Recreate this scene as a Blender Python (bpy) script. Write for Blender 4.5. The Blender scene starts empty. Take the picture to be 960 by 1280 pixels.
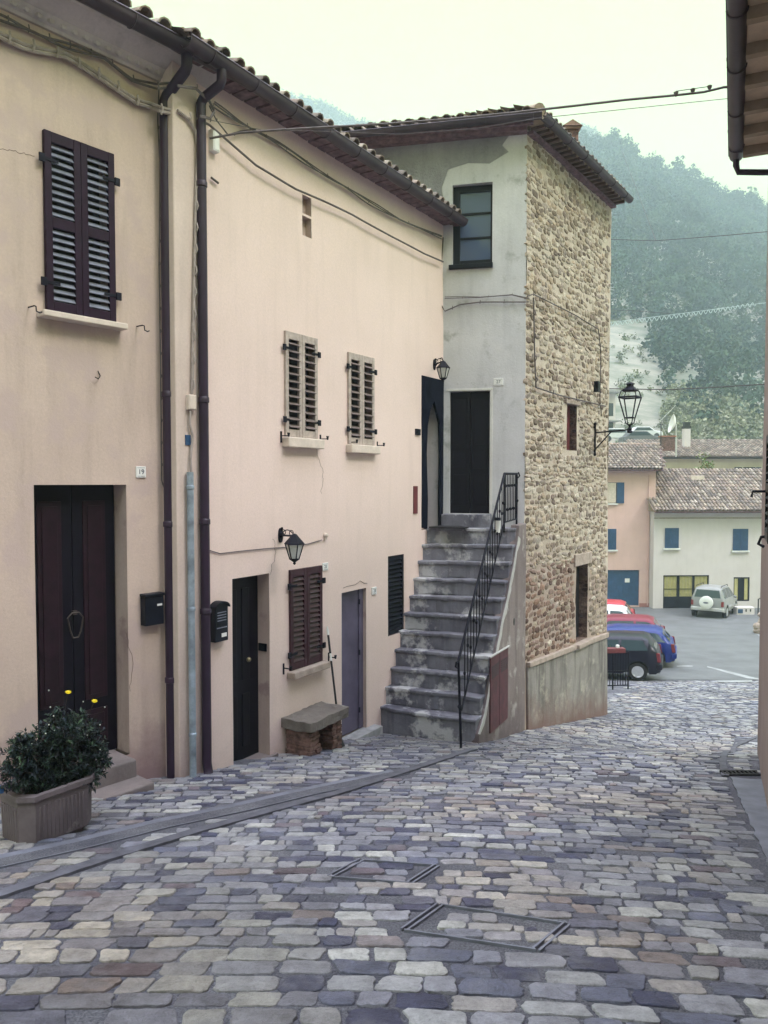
import bpy, math, random
import numpy as np
from mathutils import Vector, Matrix, noise as mnoise

random.seed(7); rng = np.random.default_rng(7)
PI = math.pi
scene = bpy.context.scene
COL = scene.collection

# ------------------------------------------------------------------ camera
F = 950.0; EYE = 1.6; PITCH = math.atan(37 / F)
cam_d = bpy.data.cameras.new('camera'); cam = bpy.data.objects.new('camera', cam_d); COL.objects.link(cam)
cam.location = (0, 0, EYE); cam.rotation_euler = (PI / 2 - PITCH, 0, 0)
cam_d.sensor_fit = 'VERTICAL'; cam_d.sensor_height = 36; cam_d.lens = F / 1280 * 36
cam_d.clip_start = 0.05; cam_d.clip_end = 2000
scene.camera = cam
scene.render.resolution_x = 768; scene.render.resolution_y = 1024

def ray(px, py):
    x = (px - 480) / F; y = (640 - py) / F
    return (x, math.cos(PITCH) + math.sin(PITCH) * y, -math.sin(PITCH) + math.cos(PITCH) * y)

def at(px, py, Y):
    d = ray(px, py); s = Y / d[1]
    return (d[0] * s, Y, EYE + d[2] * s)

# ------------------------------------------------------------------ terrain
def sm(x, a, b):
    t = min(1, max(0, (x - a) / (b - a))); return t * t * (3 - 2 * t)
GK = [(-400, 2.2), (-40, 2.2), (-8, 1.15), (-3, .54), (0, 0), (15, -2.7), (23, -4.05), (40, -5.15), (46, -5.32), (60, -5.5), (900, -5.5)]
def G(X, Y):
    for (a, za), (b, zb) in zip(GK, GK[1:]):
        if Y <= b: g = za + (zb - za) * (Y - a) / (b - a); break
    else: g = -5.5
    return g - .07 * min(5, max(0, X + .5)) * sm(Y, 8.5, 11)

def gp(px, py):
    d = ray(px, py); Y = 1.5
    for _ in range(4000):
        z = EYE + d[2] * Y / d[1]; X = d[0] * Y / d[1]
        if z <= G(X, Y): break
        Y += .01
    return (X, Y, G(X, Y))

# ------------------------------------------------------------------ materials
def newmat(name):
    m = bpy.data.materials.new(name); m.use_nodes = True
    nt = m.node_tree; b = nt.nodes['Principled BSDF']
    return m, nt, b

def N(nt, t, **kw):
    n = nt.nodes.new(t)
    for k, v in kw.items():
        if k in n.inputs: n.inputs[k].default_value = v
        else: setattr(n, k, v)
    return n

def mix(nt, a, b, fac, typ='MIX'):
    n = nt.nodes.new('ShaderNodeMix'); n.data_type = 'RGBA'; n.blend_type = typ
    for inp, v in ((n.inputs[0], fac), (n.inputs[6], a), (n.inputs[7], b)):
        if hasattr(v, 'default_value') or hasattr(v, 'links'): nt.links.new(v, inp)
        elif isinstance(v, (int, float)): inp.default_value = v
        else: inp.default_value = (*v, 1)
    return n.outputs[2]

def ramp(nt, src, a, b, c0=(0, 0, 0), c1=(1, 1, 1)):
    r = nt.nodes.new('ShaderNodeValToRGB')
    r.color_ramp.elements[0].position = a; r.color_ramp.elements[1].position = b
    r.color_ramp.elements[0].color = (*c0, 1); r.color_ramp.elements[1].color = (*c1, 1)
    nt.links.new(src, r.inputs[0]); return r.outputs[0]

def coords(nt, scale=(1, 1, 1), rot=(0, 0, 0)):
    tc = nt.nodes.new('ShaderNodeTexCoord'); mp = nt.nodes.new('ShaderNodeMapping')
    mp.inputs['Scale'].default_value = scale; mp.inputs['Rotation'].default_value = rot
    nt.links.new(tc.outputs['Object'], mp.inputs[0]); return mp.outputs[0]

def noise(nt, vec, scale, detail=5, rough=.6):
    n = N(nt, 'ShaderNodeTexNoise', Scale=scale, Detail=detail, Roughness=rough)
    nt.links.new(vec, n.inputs['Vector']); return n.outputs['Fac']

def bump(nt, b, h, strength, dist=.01):
    n = N(nt, 'ShaderNodeBump', Strength=strength, Distance=dist)
    nt.links.new(h, n.inputs['Height']); nt.links.new(n.outputs[0], b.inputs['Normal']); return n

def M(name, col, rough=.7, var=.15, scale=6, bs=.15, bscale=60, metal=0, spec=.4, coat=0):
    m, nt, b = newmat(name)
    v = coords(nt)
    n = noise(nt, v, scale)
    lo = tuple(c * (1 - var) for c in col); hi = tuple(min(1, c * (1 + var)) for c in col)
    nt.links.new(ramp(nt, n, .3, .7, lo, hi), b.inputs['Base Color'])
    b.inputs['Roughness'].default_value = rough; b.inputs['Metallic'].default_value = metal
    b.inputs['Specular IOR Level'].default_value = spec
    b.inputs['Coat Weight'].default_value = coat
    if bs: bump(nt, b, noise(nt, v, bscale, 3), bs, .004)
    return m

def plaster(name, col, stain, amount=.3, bs=.25, rough=.9, streak=.25, patch=None, patch_lim=(.52, .6), lowz=None):
    """painted render: broad blotches, vertical streaks, fine grain, flaked patches"""
    m, nt, b = newmat(name)
    v = coords(nt); vs = coords(nt, (3.2, 3.2, .35))
    c = mix(nt, col, stain, ramp(nt, noise(nt, v, 1.1, 7, .62), .38, .75)); c0 = c
    f = nt.nodes.new('ShaderNodeMath'); f.operation = 'MULTIPLY'; f.inputs[1].default_value = streak
    nt.links.new(ramp(nt, noise(nt, vs, 1.6, 6, .6), .5, .72), f.inputs[0])
    dark = tuple(x * .62 for x in stain)
    c = mix(nt, c0, dark, f.outputs[0])
    g = ramp(nt, noise(nt, v, 38, 4, .7), .3, .75, (.93, .93, .93), (1.05, 1.05, 1.05))
    c = mix(nt, c, g, 1.0, 'MULTIPLY')
    h = noise(nt, v, 26, 6, .7)
    if patch:
        pm = ramp(nt, noise(nt, v, 2.1, 8, .65), *patch_lim)
        c = mix(nt, c, patch, pm)
    if lowz:     # rising damp: a ragged tide line with a shape of its own
        tc = nt.nodes.new('ShaderNodeTexCoord'); sx = nt.nodes.new('ShaderNodeSeparateXYZ'); nt.links.new(tc.outputs['Object'], sx.inputs[0])
        slope, z0, col2, amt = lowz
        ma = nt.nodes.new('ShaderNodeMath'); ma.operation = 'MULTIPLY_ADD'; ma.inputs[1].default_value = slope
        nt.links.new(sx.outputs[0], ma.inputs[0]); nt.links.new(sx.outputs[2], ma.inputs[2])
        ad = nt.nodes.new('ShaderNodeMath'); ad.operation = 'MULTIPLY_ADD'; ad.inputs[1].default_value = 1.1
        nt.links.new(noise(nt, v, 2.6, 7, .7), ad.inputs[0]); nt.links.new(ma.outputs[0], ad.inputs[2])
        r = ramp(nt, ad.outputs[0], z0 + .25, z0 + .75, (amt, amt, amt), (0, 0, 0))
        mr = nt.nodes.new('ShaderNodeMapRange'); mr.inputs['From Min'].default_value = z0 + .2; mr.inputs['From Max'].default_value = z0 + .75
        mr.inputs['To Min'].default_value = amt; mr.inputs['To Max'].default_value = 0
        nt.links.new(ad.outputs[0], mr.inputs[0])
        c = mix(nt, c, col2, mr.outputs[0])
    nt.links.new(c, b.inputs['Base Color'])
    b.inputs['Roughness'].default_value = rough; b.inputs['Specular IOR Level'].default_value = .25
    bump(nt, b, h, bs, .008)
    return m

def rubble(name, mortar, stone_a, stone_b, sx=6.2, sz=8.6, lim=(.04, .11), strength=.9):
    m, nt, b = newmat(name)
    v0 = coords(nt, (sx, sx, sz)); 
    w = N(nt, 'ShaderNodeTexNoise', Scale=1.9, Detail=7, Roughness=.7); nt.links.new(v0, w.inputs['Vector'])
    va = nt.nodes.new('ShaderNodeVectorMath'); va.operation = 'MULTIPLY_ADD'; va.inputs[1].default_value = (1.0, 1.0, 1.0)
    nt.links.new(w.outputs['Color'], va.inputs[0]); nt.links.new(v0, va.inputs[2])
    vo = N(nt, 'ShaderNodeTexVoronoi', Scale=1.0, Randomness=1.0); vo.voronoi_dimensions = '3D'
    ve = N(nt, 'ShaderNodeTexVoronoi', Scale=1.0, Randomness=1.0); ve.feature = 'DISTANCE_TO_EDGE'
    nt.links.new(va.outputs[0], vo.inputs['Vector']); nt.links.new(va.outputs[0], ve.inputs['Vector'])
    fine = coords(nt)
    ad = nt.nodes.new('ShaderNodeMath'); ad.operation = 'MULTIPLY_ADD'; ad.inputs[1].default_value = .46
    nt.links.new(noise(nt, fine, 14, 6, .75), ad.inputs[0]); nt.links.new(ve.outputs['Distance'], ad.inputs[2])
    mask = ramp(nt, ad.outputs[0], lim[0] + .235, lim[1] + .265)
    sep = nt.nodes.new('ShaderNodeSeparateColor'); nt.links.new(vo.outputs['Color'], sep.inputs[0])
    sc = ramp(nt, sep.outputs[0], .1, .95, stone_a, stone_b)
    sc = mix(nt, sc, ramp(nt, noise(nt, fine, 30, 6, .7), .3, .7, (.45, .45, .45), (1.35, 1.35, 1.35)), 1.0, 'MULTIPLY')
    mo = mix(nt, mortar, tuple(c * .72 for c in mortar), ramp(nt, noise(nt, fine, 3, 6), .4, .7))
    c = mix(nt, mo, sc, mask)
    # dark pits between some stones
    pit = ramp(nt, noise(nt, fine, 17, 3, .5), .62, .68, (1, 1, 1), (.3, .27, .25))
    c = mix(nt, c, pit, .75, 'MULTIPLY')
    nt.links.new(c, b.inputs['Base Color']); b.inputs['Roughness'].default_value = .93
    b.inputs['Specular IOR Level'].default_value = .2
    hh = nt.nodes.new('ShaderNodeMath'); hh.operation = 'ADD'
    nt.links.new(mask, hh.inputs[0]); nt.links.new(noise(nt, fine, 26, 6, .75), hh.inputs[1])
    bump(nt, b, hh.outputs[0], strength, .02)
    return m

def attr_mat(name, rough=.6, var=.25, scale=30, bs=.5, bscale=60, spec=.4, dist=.006):
    m, nt, b = newmat(name)
    a = nt.nodes.new('ShaderNodeAttribute'); a.attribute_name = 'col'
    v = coords(nt)
    g = ramp(nt, noise(nt, v, scale, 7, .7), .3, .72, (1 - var,) * 3, (1 + var,) * 3)
    c = mix(nt, a.outputs['Color'], g, 1.0, 'MULTIPLY')
    nt.links.new(c, b.inputs['Base Color'])
    b.inputs['Roughness'].default_value = rough; b.inputs['Specular IOR Level'].default_value = spec
    if bs: bump(nt, b, noise(nt, v, bscale, 7, .7), bs, dist)
    return m

def gravel_mat():
    m, nt, b = newmat('gravelly_mortar'); v = coords(nt)
    c = mix(nt, (.095, .095, .12), (.215, .215, .235), ramp(nt, noise(nt, v, 1.7, 8, .7), .35, .68))
    c = mix(nt, c, ramp(nt, noise(nt, v, 85, 6, .8), .36, .64, (.35, .35, .37), (1.6, 1.6, 1.58)), 1.0, 'MULTIPLY')
    nt.links.new(c, b.inputs['Base Color']); b.inputs['Roughness'].default_value = .9; b.inputs['Specular IOR Level'].default_value = .3
    bump(nt, b, noise(nt, v, 70, 6, .8), 1.0, .02); return m

def cobble_mat():
    m, nt, b = newmat('street_stone')
    a = nt.nodes.new('ShaderNodeAttribute'); a.attribute_name = 'col'; v = coords(nt)
    g = ramp(nt, noise(nt, v, 9, 12, .78), .30, .72, (.42,) * 3, (1.5,) * 3)
    c = mix(nt, a.outputs['Color'], g, 1.0, 'MULTIPLY')
    pit = ramp(nt, noise(nt, v, 75, 5, .7), .30, .46, (.45, .44, .46), (1, 1, 1)); c = mix(nt, c, pit, .7, 'MULTIPLY')
    dust = ramp(nt, noise(nt, v, 3.2, 8, .7), .48, .66); c = mix(nt, c, (.25, .25, .27), mix(nt, (0, 0, 0), (.5, .5, .5), dust))
    nt.links.new(c, b.inputs['Base Color'])
    r = nt.nodes.new('ShaderNodeMapRange'); r.inputs['To Min'].default_value = .22; r.inputs['To Max'].default_value = .55
    nt.links.new(noise(nt, v, 9, 6, .7), r.inputs[0]); nt.links.new(r.outputs[0], b.inputs['Roughness']); b.inputs['Specular IOR Level'].default_value = .5
    h = nt.nodes.new('ShaderNodeMath'); h.operation = 'MULTIPLY_ADD'; h.inputs[1].default_value = 2.2
    nt.links.new(noise(nt, v, 13, 5, .6), h.inputs[0]); nt.links.new(noise(nt, v, 90, 6, .75), h.inputs[2])
    bump(nt, b, h.outputs[0], 1.0, .011)
    return m

def glass_mat(name, col=(.02, .03, .05), rough=.06):
    m, nt, b = newmat(name)
    b.inputs['Base Color'].default_value = (*col, 1); b.inputs['Roughness'].default_value = rough
    b.inputs['Specular IOR Level'].default_value = .5; b.inputs['IOR'].default_value = 1.5
    return m

MT = {}
MT['wall_a'] = plaster('beige_render', (.57, .455, .39), (.49, .385, .33), lowz=(.15, .95, (.26, .17, .175), .85), streak=.4, patch=(.49, .385, .35), patch_lim=(.5, .6), bs=.4)
MT['wall_b'] = plaster('pink_render', (.75, .60, .545), (.70, .56, .505), streak=.14, bs=.3, lowz=(.15, .66, (.42, .32, .31), .45))
MT['pilaster'] = plaster('cream_render', (.63, .52, .46), (.53, .43, .38), streak=.25, lowz=(.15, .85, (.34, .25, .24), .8))
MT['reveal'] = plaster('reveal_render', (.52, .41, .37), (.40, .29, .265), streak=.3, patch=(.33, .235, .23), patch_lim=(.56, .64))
MT['grey'] = plaster('grey_render', (.60, .595, .61), (.47, .47, .49), streak=.3, bs=.5, patch=(.35, .355, .35), patch_lim=(.56, .66))
MT['grey_rough'] = plaster('rough_grey_render', (.39, .385, .41), (.23, .225, .25), streak=.3, bs=1.0)
next(n for n in MT['grey_rough'].node_tree.nodes if n.type == 'BUMP').inputs['Distance'].default_value = .05
MT['white_edge'] = plaster('white_lime', (.66, .65, .62), (.5, .5, .48), streak=.2)
MT['mortar'] = plaster('pale_mortar', (.50, .49, .475), (.33, .32, .31), streak=.3, bs=1.2)
MT['stair_side'] = plaster('brown_render', (.24, .20, .195), (.15, .12, .12), streak=.7, bs=.9, patch=(.34, .31, .30), patch_lim=(.56, .64), lowz=(.2, .55, (.10, .075, .085), .8))
MT['base_render'] = plaster('old_base_render', (.35, .325, .30), (.15, .138, .13), streak=1.0, bs=1.2, patch=(.42, .39, .33), patch_lim=(.56, .70), lowz=(.49, .5, (.17, .105, .095), .9))
MT['stone'] = rubble('tower_rubble', (.63, .56, .465), (.24, .185, .14), (.52, .44, .345), 5.2, 8.2, (.045, .085))
MT['stone_brown'] = rubble('brown_rubble', (.20, .135, .12), (.07, .045, .045), (.31, .22, .17), 5, 10)
MT['step'] = plaster('step_stone', (.225, .225, .26), (.06, .058, .09), streak=.6, bs=1.4, patch=(.44, .44, .46), patch_lim=(.525, .60))
MT['concrete'] = M('concrete', (.27, .27, .275), .75, .25, 9, .5, 70)
MT['channel'] = M('channel_concrete', (.15, .155, .19), .5, .3, 5, .35, 70)
MT['kerb'] = M('kerb_stone', (.095, .095, .115), .7, .4, 7, .8, 60)
MT['slab'] = plaster('weathered_slab', (.20, .175, .155), (.095, .08, .08), streak=.4, bs=1.6, patch=(.36, .33, .28), patch_lim=(.55, .66))
MT['stepslab'] = plaster('doorstep_slab', (.25, .21, .20), (.13, .11, .115), streak=.3, bs=.8)
MT['brick'] = M('old_brick', (.15, .085, .072), .9, .7, 14, 1.2, 40)
MT['dark_iron'] = M('black_iron', (.004, .004, .012), .6, .3, 30, .2, 80, spec=.2)
MT['pipe'] = M('painted_pipe', (.022, .010, .026), .45, .25, 4, .12, 40)
MT['gutter'] = M('gutter_metal', (.050, .034, .046), .45, .35, 3, .15, 30)
MT['zinc'] = M('zinc_pipe', (.30, .36, .42), .38, .45, 6, .2, 30, metal=.35)
MT['shutter_dark'] = M('dark_shutter_paint', (.016, .004, .016), .55, .25, 12, .12, 60, spec=.2)
MT['slat_skylit'] = M('skylight_tinted_slat', (.17, .18, .23), .35, .25, 12, .1, 60)  # skylight caught by the dark shutter slats, put into their colour as pale blue-grey
MT['shutter_pale'] = M('pale_shutter_wood', (.40, .335, .30), .6, .25, 14, .25, 50)
MT['slat_pale'] = M('pale_slat_wood', (.19, .15, .145), .5, .3, 14, .2, 50)
MT['shutter_red'] = M('maroon_shutter_paint', (.035, .008, .016), .5, .3, 14, .15, 50)
MT['door_dark'] = M('navy_door_paint', (.004, .003, .008), .5, .35, 10, .2, 40, spec=.2)
MT['door_panel'] = M('maroon_door_panel', (.016, .006, .011), .45, .4, 9, .2, 40, spec=.25)
MT['door_lavender'] = M('lavender_metal_door', (.10, .085, .135), .45, .35, 2.2, .1, 20)
MT['door_maroon'] = M('maroon_hatch_paint', (.075, .018, .026), .55, .35, 8, .3, 40)
MT['curtain'] = M('dark_curtain_cloth', (.004, .006, .015), .9, .3, 8, .4, 40, spec=.1)
MT['black_box'] = M('black_box_paint', (.004, .006, .013), .45, .3, 10, .08, 60, spec=.25)
MT['sill'] = M('pale_sill', (.62, .53, .46), .8, .12, 9, .2, 60)
MT['sill_stone'] = M('stone_sill', (.36, .29, .25), .85, .25, 9, .5, 60)
MT['cable'] = M('grey_cable', (.12, .10, .10), .7, .3, 10, 0)
MT['cable_pale'] = M('pale_cable', (.33, .28, .26), .7, .25, 10, 0)
MT['cable_dark'] = M('dark_cable', (.06, .045, .05), .6, .3, 10, 0)
MT['wire_pale'] = M('pale_wire', (.5, .6, .6), .6, .1, 10, 0)
MT['white'] = M('white_paint', (.74, .74, .72), .5, .06, 8, .05)
MT['field_stone'] = attr_mat('field_stone', .9, .42, 14, 1.0, 30, .2, .02)
MT['wall_mortar'] = plaster('wall_mortar', (.56, .485, .405), (.43, .36, .295), streak=.25, bs=1.2, patch=(.40, .31, .25), patch_lim=(.55, .66), lowz=(.49, 3.1, (.27, .19, .17), .55))
MT['cornice'] = plaster('cornice_render', (.58, .52, .49), (.44, .39, .37), streak=.5)
MT['soffit_pale'] = M('pale_soffit_board', (.56, .44, .32), .8, .2, 5, .4, 30)
MT['soffit'] = M('soffit_board', (.30, .235, .165), .8, .25, 5, .4, 30)
MT['rafter'] = M('rafter_wood', (.13, .085, .07), .8, .3, 7, .4, 30)
MT['eave_brick'] = M('eave_brick', (.17, .105, .115), .9, .45, 12, .8, 30)
MT['glass'] = glass_mat('window_glass')
MT['glass_sky_tint'] = glass_mat('sky_tinted_pane_glass', (.085, .115, .20), .03)  # blue base colour stands in for the sky reflected in the panes
MT['glass_car'] = glass_mat('car_glass', (.03, .05, .06), .04)
MT['glass_lamp'] = M('frosted_lamp_glass', (.55, .55, .53), .15, .1, 8, 0, spec=.6)
MT['flag_red'] = M('plaque_brick_red', (.13, .03, .035), .7, .3, 8, .3)
MT['terracotta'] = M('terracotta', (.36, .16, .10), .8, .2, 8, .2)
MT['pot'] = plaster('planter_concrete', (.20, .165, .17), (.085, .068, .08), streak=.6, bs=.8, patch=(.34, .30, .29), patch_lim=(.6, .7))
MT['soil'] = M('soil', (.03, .022, .018), .95, .4, 20, .8, 40)
MT['tile'] = attr_mat('roof_tile', .9, .4, 5, .6, 30, .1, .02)
MT['cobble'] = cobble_mat()
MT['leaf'] = attr_mat('leaf', .5, .2, 10, 0, spec=.4)
MT['forest'] = attr_mat('forest_leaves', .8, .25, .35, 0, spec=.1)
MT['yellow'] = M('yellow_petals', (.75, .58, .01), .6, .1, 20, 0)
MT['bud'] = M('pale_bud', (.55, .58, .5), .7, .1, 20, 0)
MT['bag_blue'] = M('blue_plastic', (.05, .16, .42), .4, .15, 20, .1)
MT['tyre'] = M('tyre_rubber', (.012, .012, .014), .8, .2, 20, .2)
MT['rim'] = M('alloy_rim', (.55, .56, .58), .3, .08, 10, 0, metal=.6)
MT['chrome'] = M('silver_trim', (.6, .6, .6), .3, .05, 10, 0, metal=.5)
MT['tail'] = M('tail_lamp_red', (.16, .010, .018), .25, .1, 10, 0, spec=.7)
MT['plastic'] = M('black_plastic', (.018, .018, .022), .55, .15, 10, .1)
MT['brass'] = M('brass', (.30, .25, .15), .4, .15, 20, 0, metal=.8)
MT['bronze'] = M('dark_bronze', (.07, .055, .05), .4, .2, 20, 0, metal=.5)
MT['far_pink'] = plaster('far_pink_render', (.70, .48, .44), (.62, .42, .39), streak=.12)
MT['far_white'] = plaster('far_white_render', (.65, .60, .60), (.59, .54, .54), streak=.1)
MT['far_cream'] = plaster('far_cream_render', (.68, .60, .5), (.6, .52, .44), streak=.1)
MT['far_base'] = M('red_plinth', (.38, .17, .15), .85, .15, 4, .3, 20)
MT['blue_paint'] = M('blue_paint', (.022, .068, .155), .5, .15, 5, .1)
MT['curtain_yellow'] = M('yellow_striped_blind', (.52, .47, .22), .8, .15, 5, .1)
MT['right_wall'] = plaster('right_wall_render', (.36, .28, .255), (.28, .215, .2), streak=.3)
MT['asphalt'] = M('square_asphalt', (.115, .12, .125), .62, .22, 1.1, .5, 60)
MT['paint_line'] = M('worn_white_line', (.27, .28, .28), .7, .3, 4, .3, 40)
MT['ground'] = gravel_mat()
MT['crack'] = M('crack_dirt', (.14, .10, .09), .9, .2, 20, 0)
MT['rust'] = M('grate_iron', (.02, .018, .02), .6, .4, 20, .3)

def stripe_mat():
    m, nt, b = newmat('ground_soil')
    v = coords(nt)
    c = mix(nt, (.16, .17, .10), (.33, .29, .21), ramp(nt, noise(nt, v, .05, 7, .65), .42, .6))
    nt.links.new(c, b.inputs['Base Color']); b.inputs['Roughness'].default_value = .95
    return m
MT['hill'] = stripe_mat()
def terrace_mat():
    m, nt, b = newmat('terraced_slope')
    v = coords(nt, (.25, .25, 1.0))
    n = noise(nt, v, .35, 7, .7)
    c = mix(nt, (.25, .235, .20), (.10, .12, .085), ramp(nt, n, .43, .62))
    nt.links.new(c, b.inputs['Base Color']); b.inputs['Roughness'].default_value = .95
    return m
MT['terrace'] = terrace_mat()

# ------------------------------------------------------------------ scene graph helpers
OFF = {}
def setprops(o, label, cat, group=None, kind=None):
    if label: o['label'] = label
    if cat: o['category'] = cat
    if group: o['group'] = group
    if kind: o['kind'] = kind

class Frame:
    def __init__(s, x0, y0, ux, uy):
        l = math.hypot(ux, uy); s.O = (x0, y0); s.ux, s.uy = ux / l, uy / l; s.rot = math.atan2(s.uy, s.ux)
    def world(s, u, y, z): return (s.O[0] + u * s.ux - y * s.uy, s.O[1] + u * s.uy + y * s.ux, z)
    def local(s, X, Y):
        dx, dy = X - s.O[0], Y - s.O[1]; return (dx * s.ux + dy * s.uy, -dx * s.uy + dy * s.ux)
    def pt(s, px, py, out=0.0):
        """(u, z) where the sight line meets the plane `out` metres in front of the wall"""
        d = ray(px, py); ox, oy, _ = s.world(0, -out, 0); nx, ny = -s.uy, s.ux
        t = (ox * nx + oy * ny) / (d[0] * nx + d[1] * ny)
        X, Y, Z = d[0] * t, d[1] * t, EYE + d[2] * t
        return ((X - ox) * s.ux + (Y - oy) * s.uy, Z)
    def u(s, px, out=0.0): return s.pt(px, 603, out)[0]
    def P(s, px, py, out=0.0):
        u, z = s.pt(px, py, out); return (u, -out, z)
    def rect(s, x0, yt0, x1, yt1, yb0, yb1, out=0.0):
        a = s.pt(x0, (yt0 + yb0) / 2, out)[0]; b = s.pt(x1, (yt1 + yb1) / 2, out)[0]
        zt = (s.pt(x0, yt0, out)[1] + s.pt(x1, yt1, out)[1]) / 2
        zb = (s.pt(x0, yb0, out)[1] + s.pt(x1, yb1, out)[1]) / 2
        return a, b, zb, zt
WORLD = Frame(0, 0, 1, 0)

def thing(name, label, cat, base=(0, 0, 0), fr=WORLD, group=None, kind=None):
    o = bpy.data.objects.new(name, None); COL.objects.link(o)
    o.location = fr.world(*base); o.rotation_euler = (0, 0, fr.rot); o.empty_display_size = .2
    setprops(o, label, cat, group, kind); OFF[o.name] = (base, fr)
    return o

class MB:
    def __init__(s): s.v = []; s.f = []; s.c = []; s.cc = None
    def add(s, vs, fs):
        n = len(s.v); s.v += [tuple(p) for p in vs]; s.f += [tuple(i + n for i in f) for f in fs]
        s.c += [s.cc] * len(vs)
    def box(s, x0, x1, y0, y1, z0, z1):
        s.add([(x0, y0, z0), (x1, y0, z0), (x1, y1, z0), (x0, y1, z0), (x0, y0, z1), (x1, y0, z1), (x1, y1, z1), (x0, y1, z1)],
              [(0, 3, 2, 1), (4, 5, 6, 7), (0, 1, 5, 4), (1, 2, 6, 5), (2, 3, 7, 6), (3, 0, 4, 7)])
    def obox(s, c, size, R):
        vs = []
        for dz in (-1, 1):
            for dx, dy in ((-1, -1), (1, -1), (1, 1), (-1, 1)):
                vs.append(Vector(c) + R @ Vector((dx * size[0] / 2, dy * size[1] / 2, dz * size[2] / 2)))
        s.add(vs, [(0, 3, 2, 1), (4, 5, 6, 7), (0, 1, 5, 4), (1, 2, 6, 5), (2, 3, 7, 6), (3, 0, 4, 7)])
    def prism(s, poly, a0, a1, axis='z'):
        n = len(poly)
        def p(q, a):
            return {'z': (q[0], q[1], a), 'y': (q[0], a, q[1]), 'x': (a, q[0], q[1])}[axis]
        vs = [p(q, a0) for q in poly] + [p(q, a1) for q in poly]
        fs = [tuple(range(n - 1, -1, -1)), tuple(range(n, 2 * n))] + [(i, (i + 1) % n, (i + 1) % n + n, i + n) for i in range(n)]
        s.add(vs, fs)
    def tube(s, path, r, n=8, cap=True, radii=None):
        path = [Vector(p) for p in path]; rings = []
        up = Vector((0, 0, 1)); prev = None
        for i, p in enumerate(path):
            t = (path[min(i + 1, len(path) - 1)] - path[max(i - 1, 0)]).normalized()
            if prev is None:
                a = up if abs(t.z) < .95 else Vector((1, 0, 0)); x = t.cross(a).normalized()
            else:
                x = (prev - t * prev.dot(t)).normalized()
            prev = x; y = t.cross(x); rr = radii[i] if radii else r
            rings.append([p + (x * math.cos(k * 2 * PI / n) + y * math.sin(k * 2 * PI / n)) * rr for k in range(n)])
        vs = [q for R in rings for q in R]; m = len(rings)
        fs = [(i * n + k, i * n + (k + 1) % n, (i + 1) * n + (k + 1) % n, (i + 1) * n + k) for i in range(m - 1) for k in range(n)]
        if cap: fs += [tuple(range(n - 1, -1, -1)), tuple(range((m - 1) * n, m * n))]
        s.add(vs, fs)
    def lathe(s, c, prof, n=16, axis='z', square=False):
        vs = []; 
        for r, h in prof:
            for k in range(n):
                a = (k + (.5 if square else 0)) * 2 * PI / n; x, y = r * math.cos(a), r * math.sin(a)
                q = {'z': (x, y, h), 'y': (x, h, y), 'x': (h, x, y)}[axis]
                vs.append((c[0] + q[0], c[1] + q[1], c[2] + q[2]))
        m = len(prof)
        fs = [(i * n + k, i * n + (k + 1) % n, (i + 1) * n + (k + 1) % n, (i + 1) * n + k) for i in range(m - 1) for k in range(n)]
        fs += [tuple(range(n - 1, -1, -1)), tuple(range((m - 1) * n, m * n))]
        s.add(vs, fs)
    def ball(s, c, r, n=8, sq=(1, 1, 1)):
        prof = [(r * math.sin(PI * i / n) + 1e-4, -r * math.cos(PI * i / n)) for i in range(n + 1)]
        k = len(s.v); s.lathe((0, 0, 0), prof, n)
        for i in range(k, len(s.v)):
            q = s.v[i]; s.v[i] = (c[0] + q[0] * sq[0], c[1] + q[1] * sq[1], c[2] + q[2] * sq[2])
    def build(s, name, m, parent=None, smooth=False, bevel=0, label=None, fr=None, origin=None, warp=0, sharp=None):
        me = bpy.data.meshes.new(name)
        if parent is not None: base, pf = OFF[parent.name]
        else: base, pf = (0, 0, 0), WORLD
        vs = s.v
        if fr is not None and fr is not pf:
            vs = [fr.world(*p) for p in vs]; vs = [(*pf.local(p[0], p[1]), p[2]) for p in vs]
        if origin is not None and parent is None: base = origin
        vs = [(p[0] - base[0], p[1] - base[1], p[2] - base[2]) for p in vs]
        if warp:
            o2 = []
            for p in vs:
                d = mnoise.noise_vector(Vector(p) * 6.0); o2.append((p[0] + d.x * warp, p[1] + d.y * warp, p[2] + d.z * warp))
            vs = o2
        me.from_pydata(vs, [], s.f); me.update()
        bm_fix(me)
        if any(c is not None for c in s.c):
            ca = me.color_attributes.new('col', 'FLOAT_COLOR', 'POINT')
            arr = np.array([(c if c is not None else (.3, .3, .3)) + (1,) for c in s.c], dtype=np.float32).ravel()
            ca.data.foreach_set('color', arr)
        o = bpy.data.objects.new(name, me); COL.objects.link(o)
        me.materials.append(m)
        if smooth:
            me.shade_smooth()
            me.set_sharp_from_angle(angle=math.radians(sharp or 40))
        if parent is not None: o.parent = parent; OFF[o.name] = (base, pf)
        elif origin is not None: o.location = origin
        if bevel:
            b = o.modifiers.new('bevel', 'BEVEL'); b.width = bevel; b.segments = 2; b.limit_method = 'ANGLE'; b.angle_limit = math.radians(35)
        if label: o['label'] = label
        return o

def bm_fix(me):
    import bmesh
    b = bmesh.new(); b.from_mesh(me); bmesh.ops.recalc_face_normals(b, faces=b.faces); b.to_mesh(me); b.free()

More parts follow.
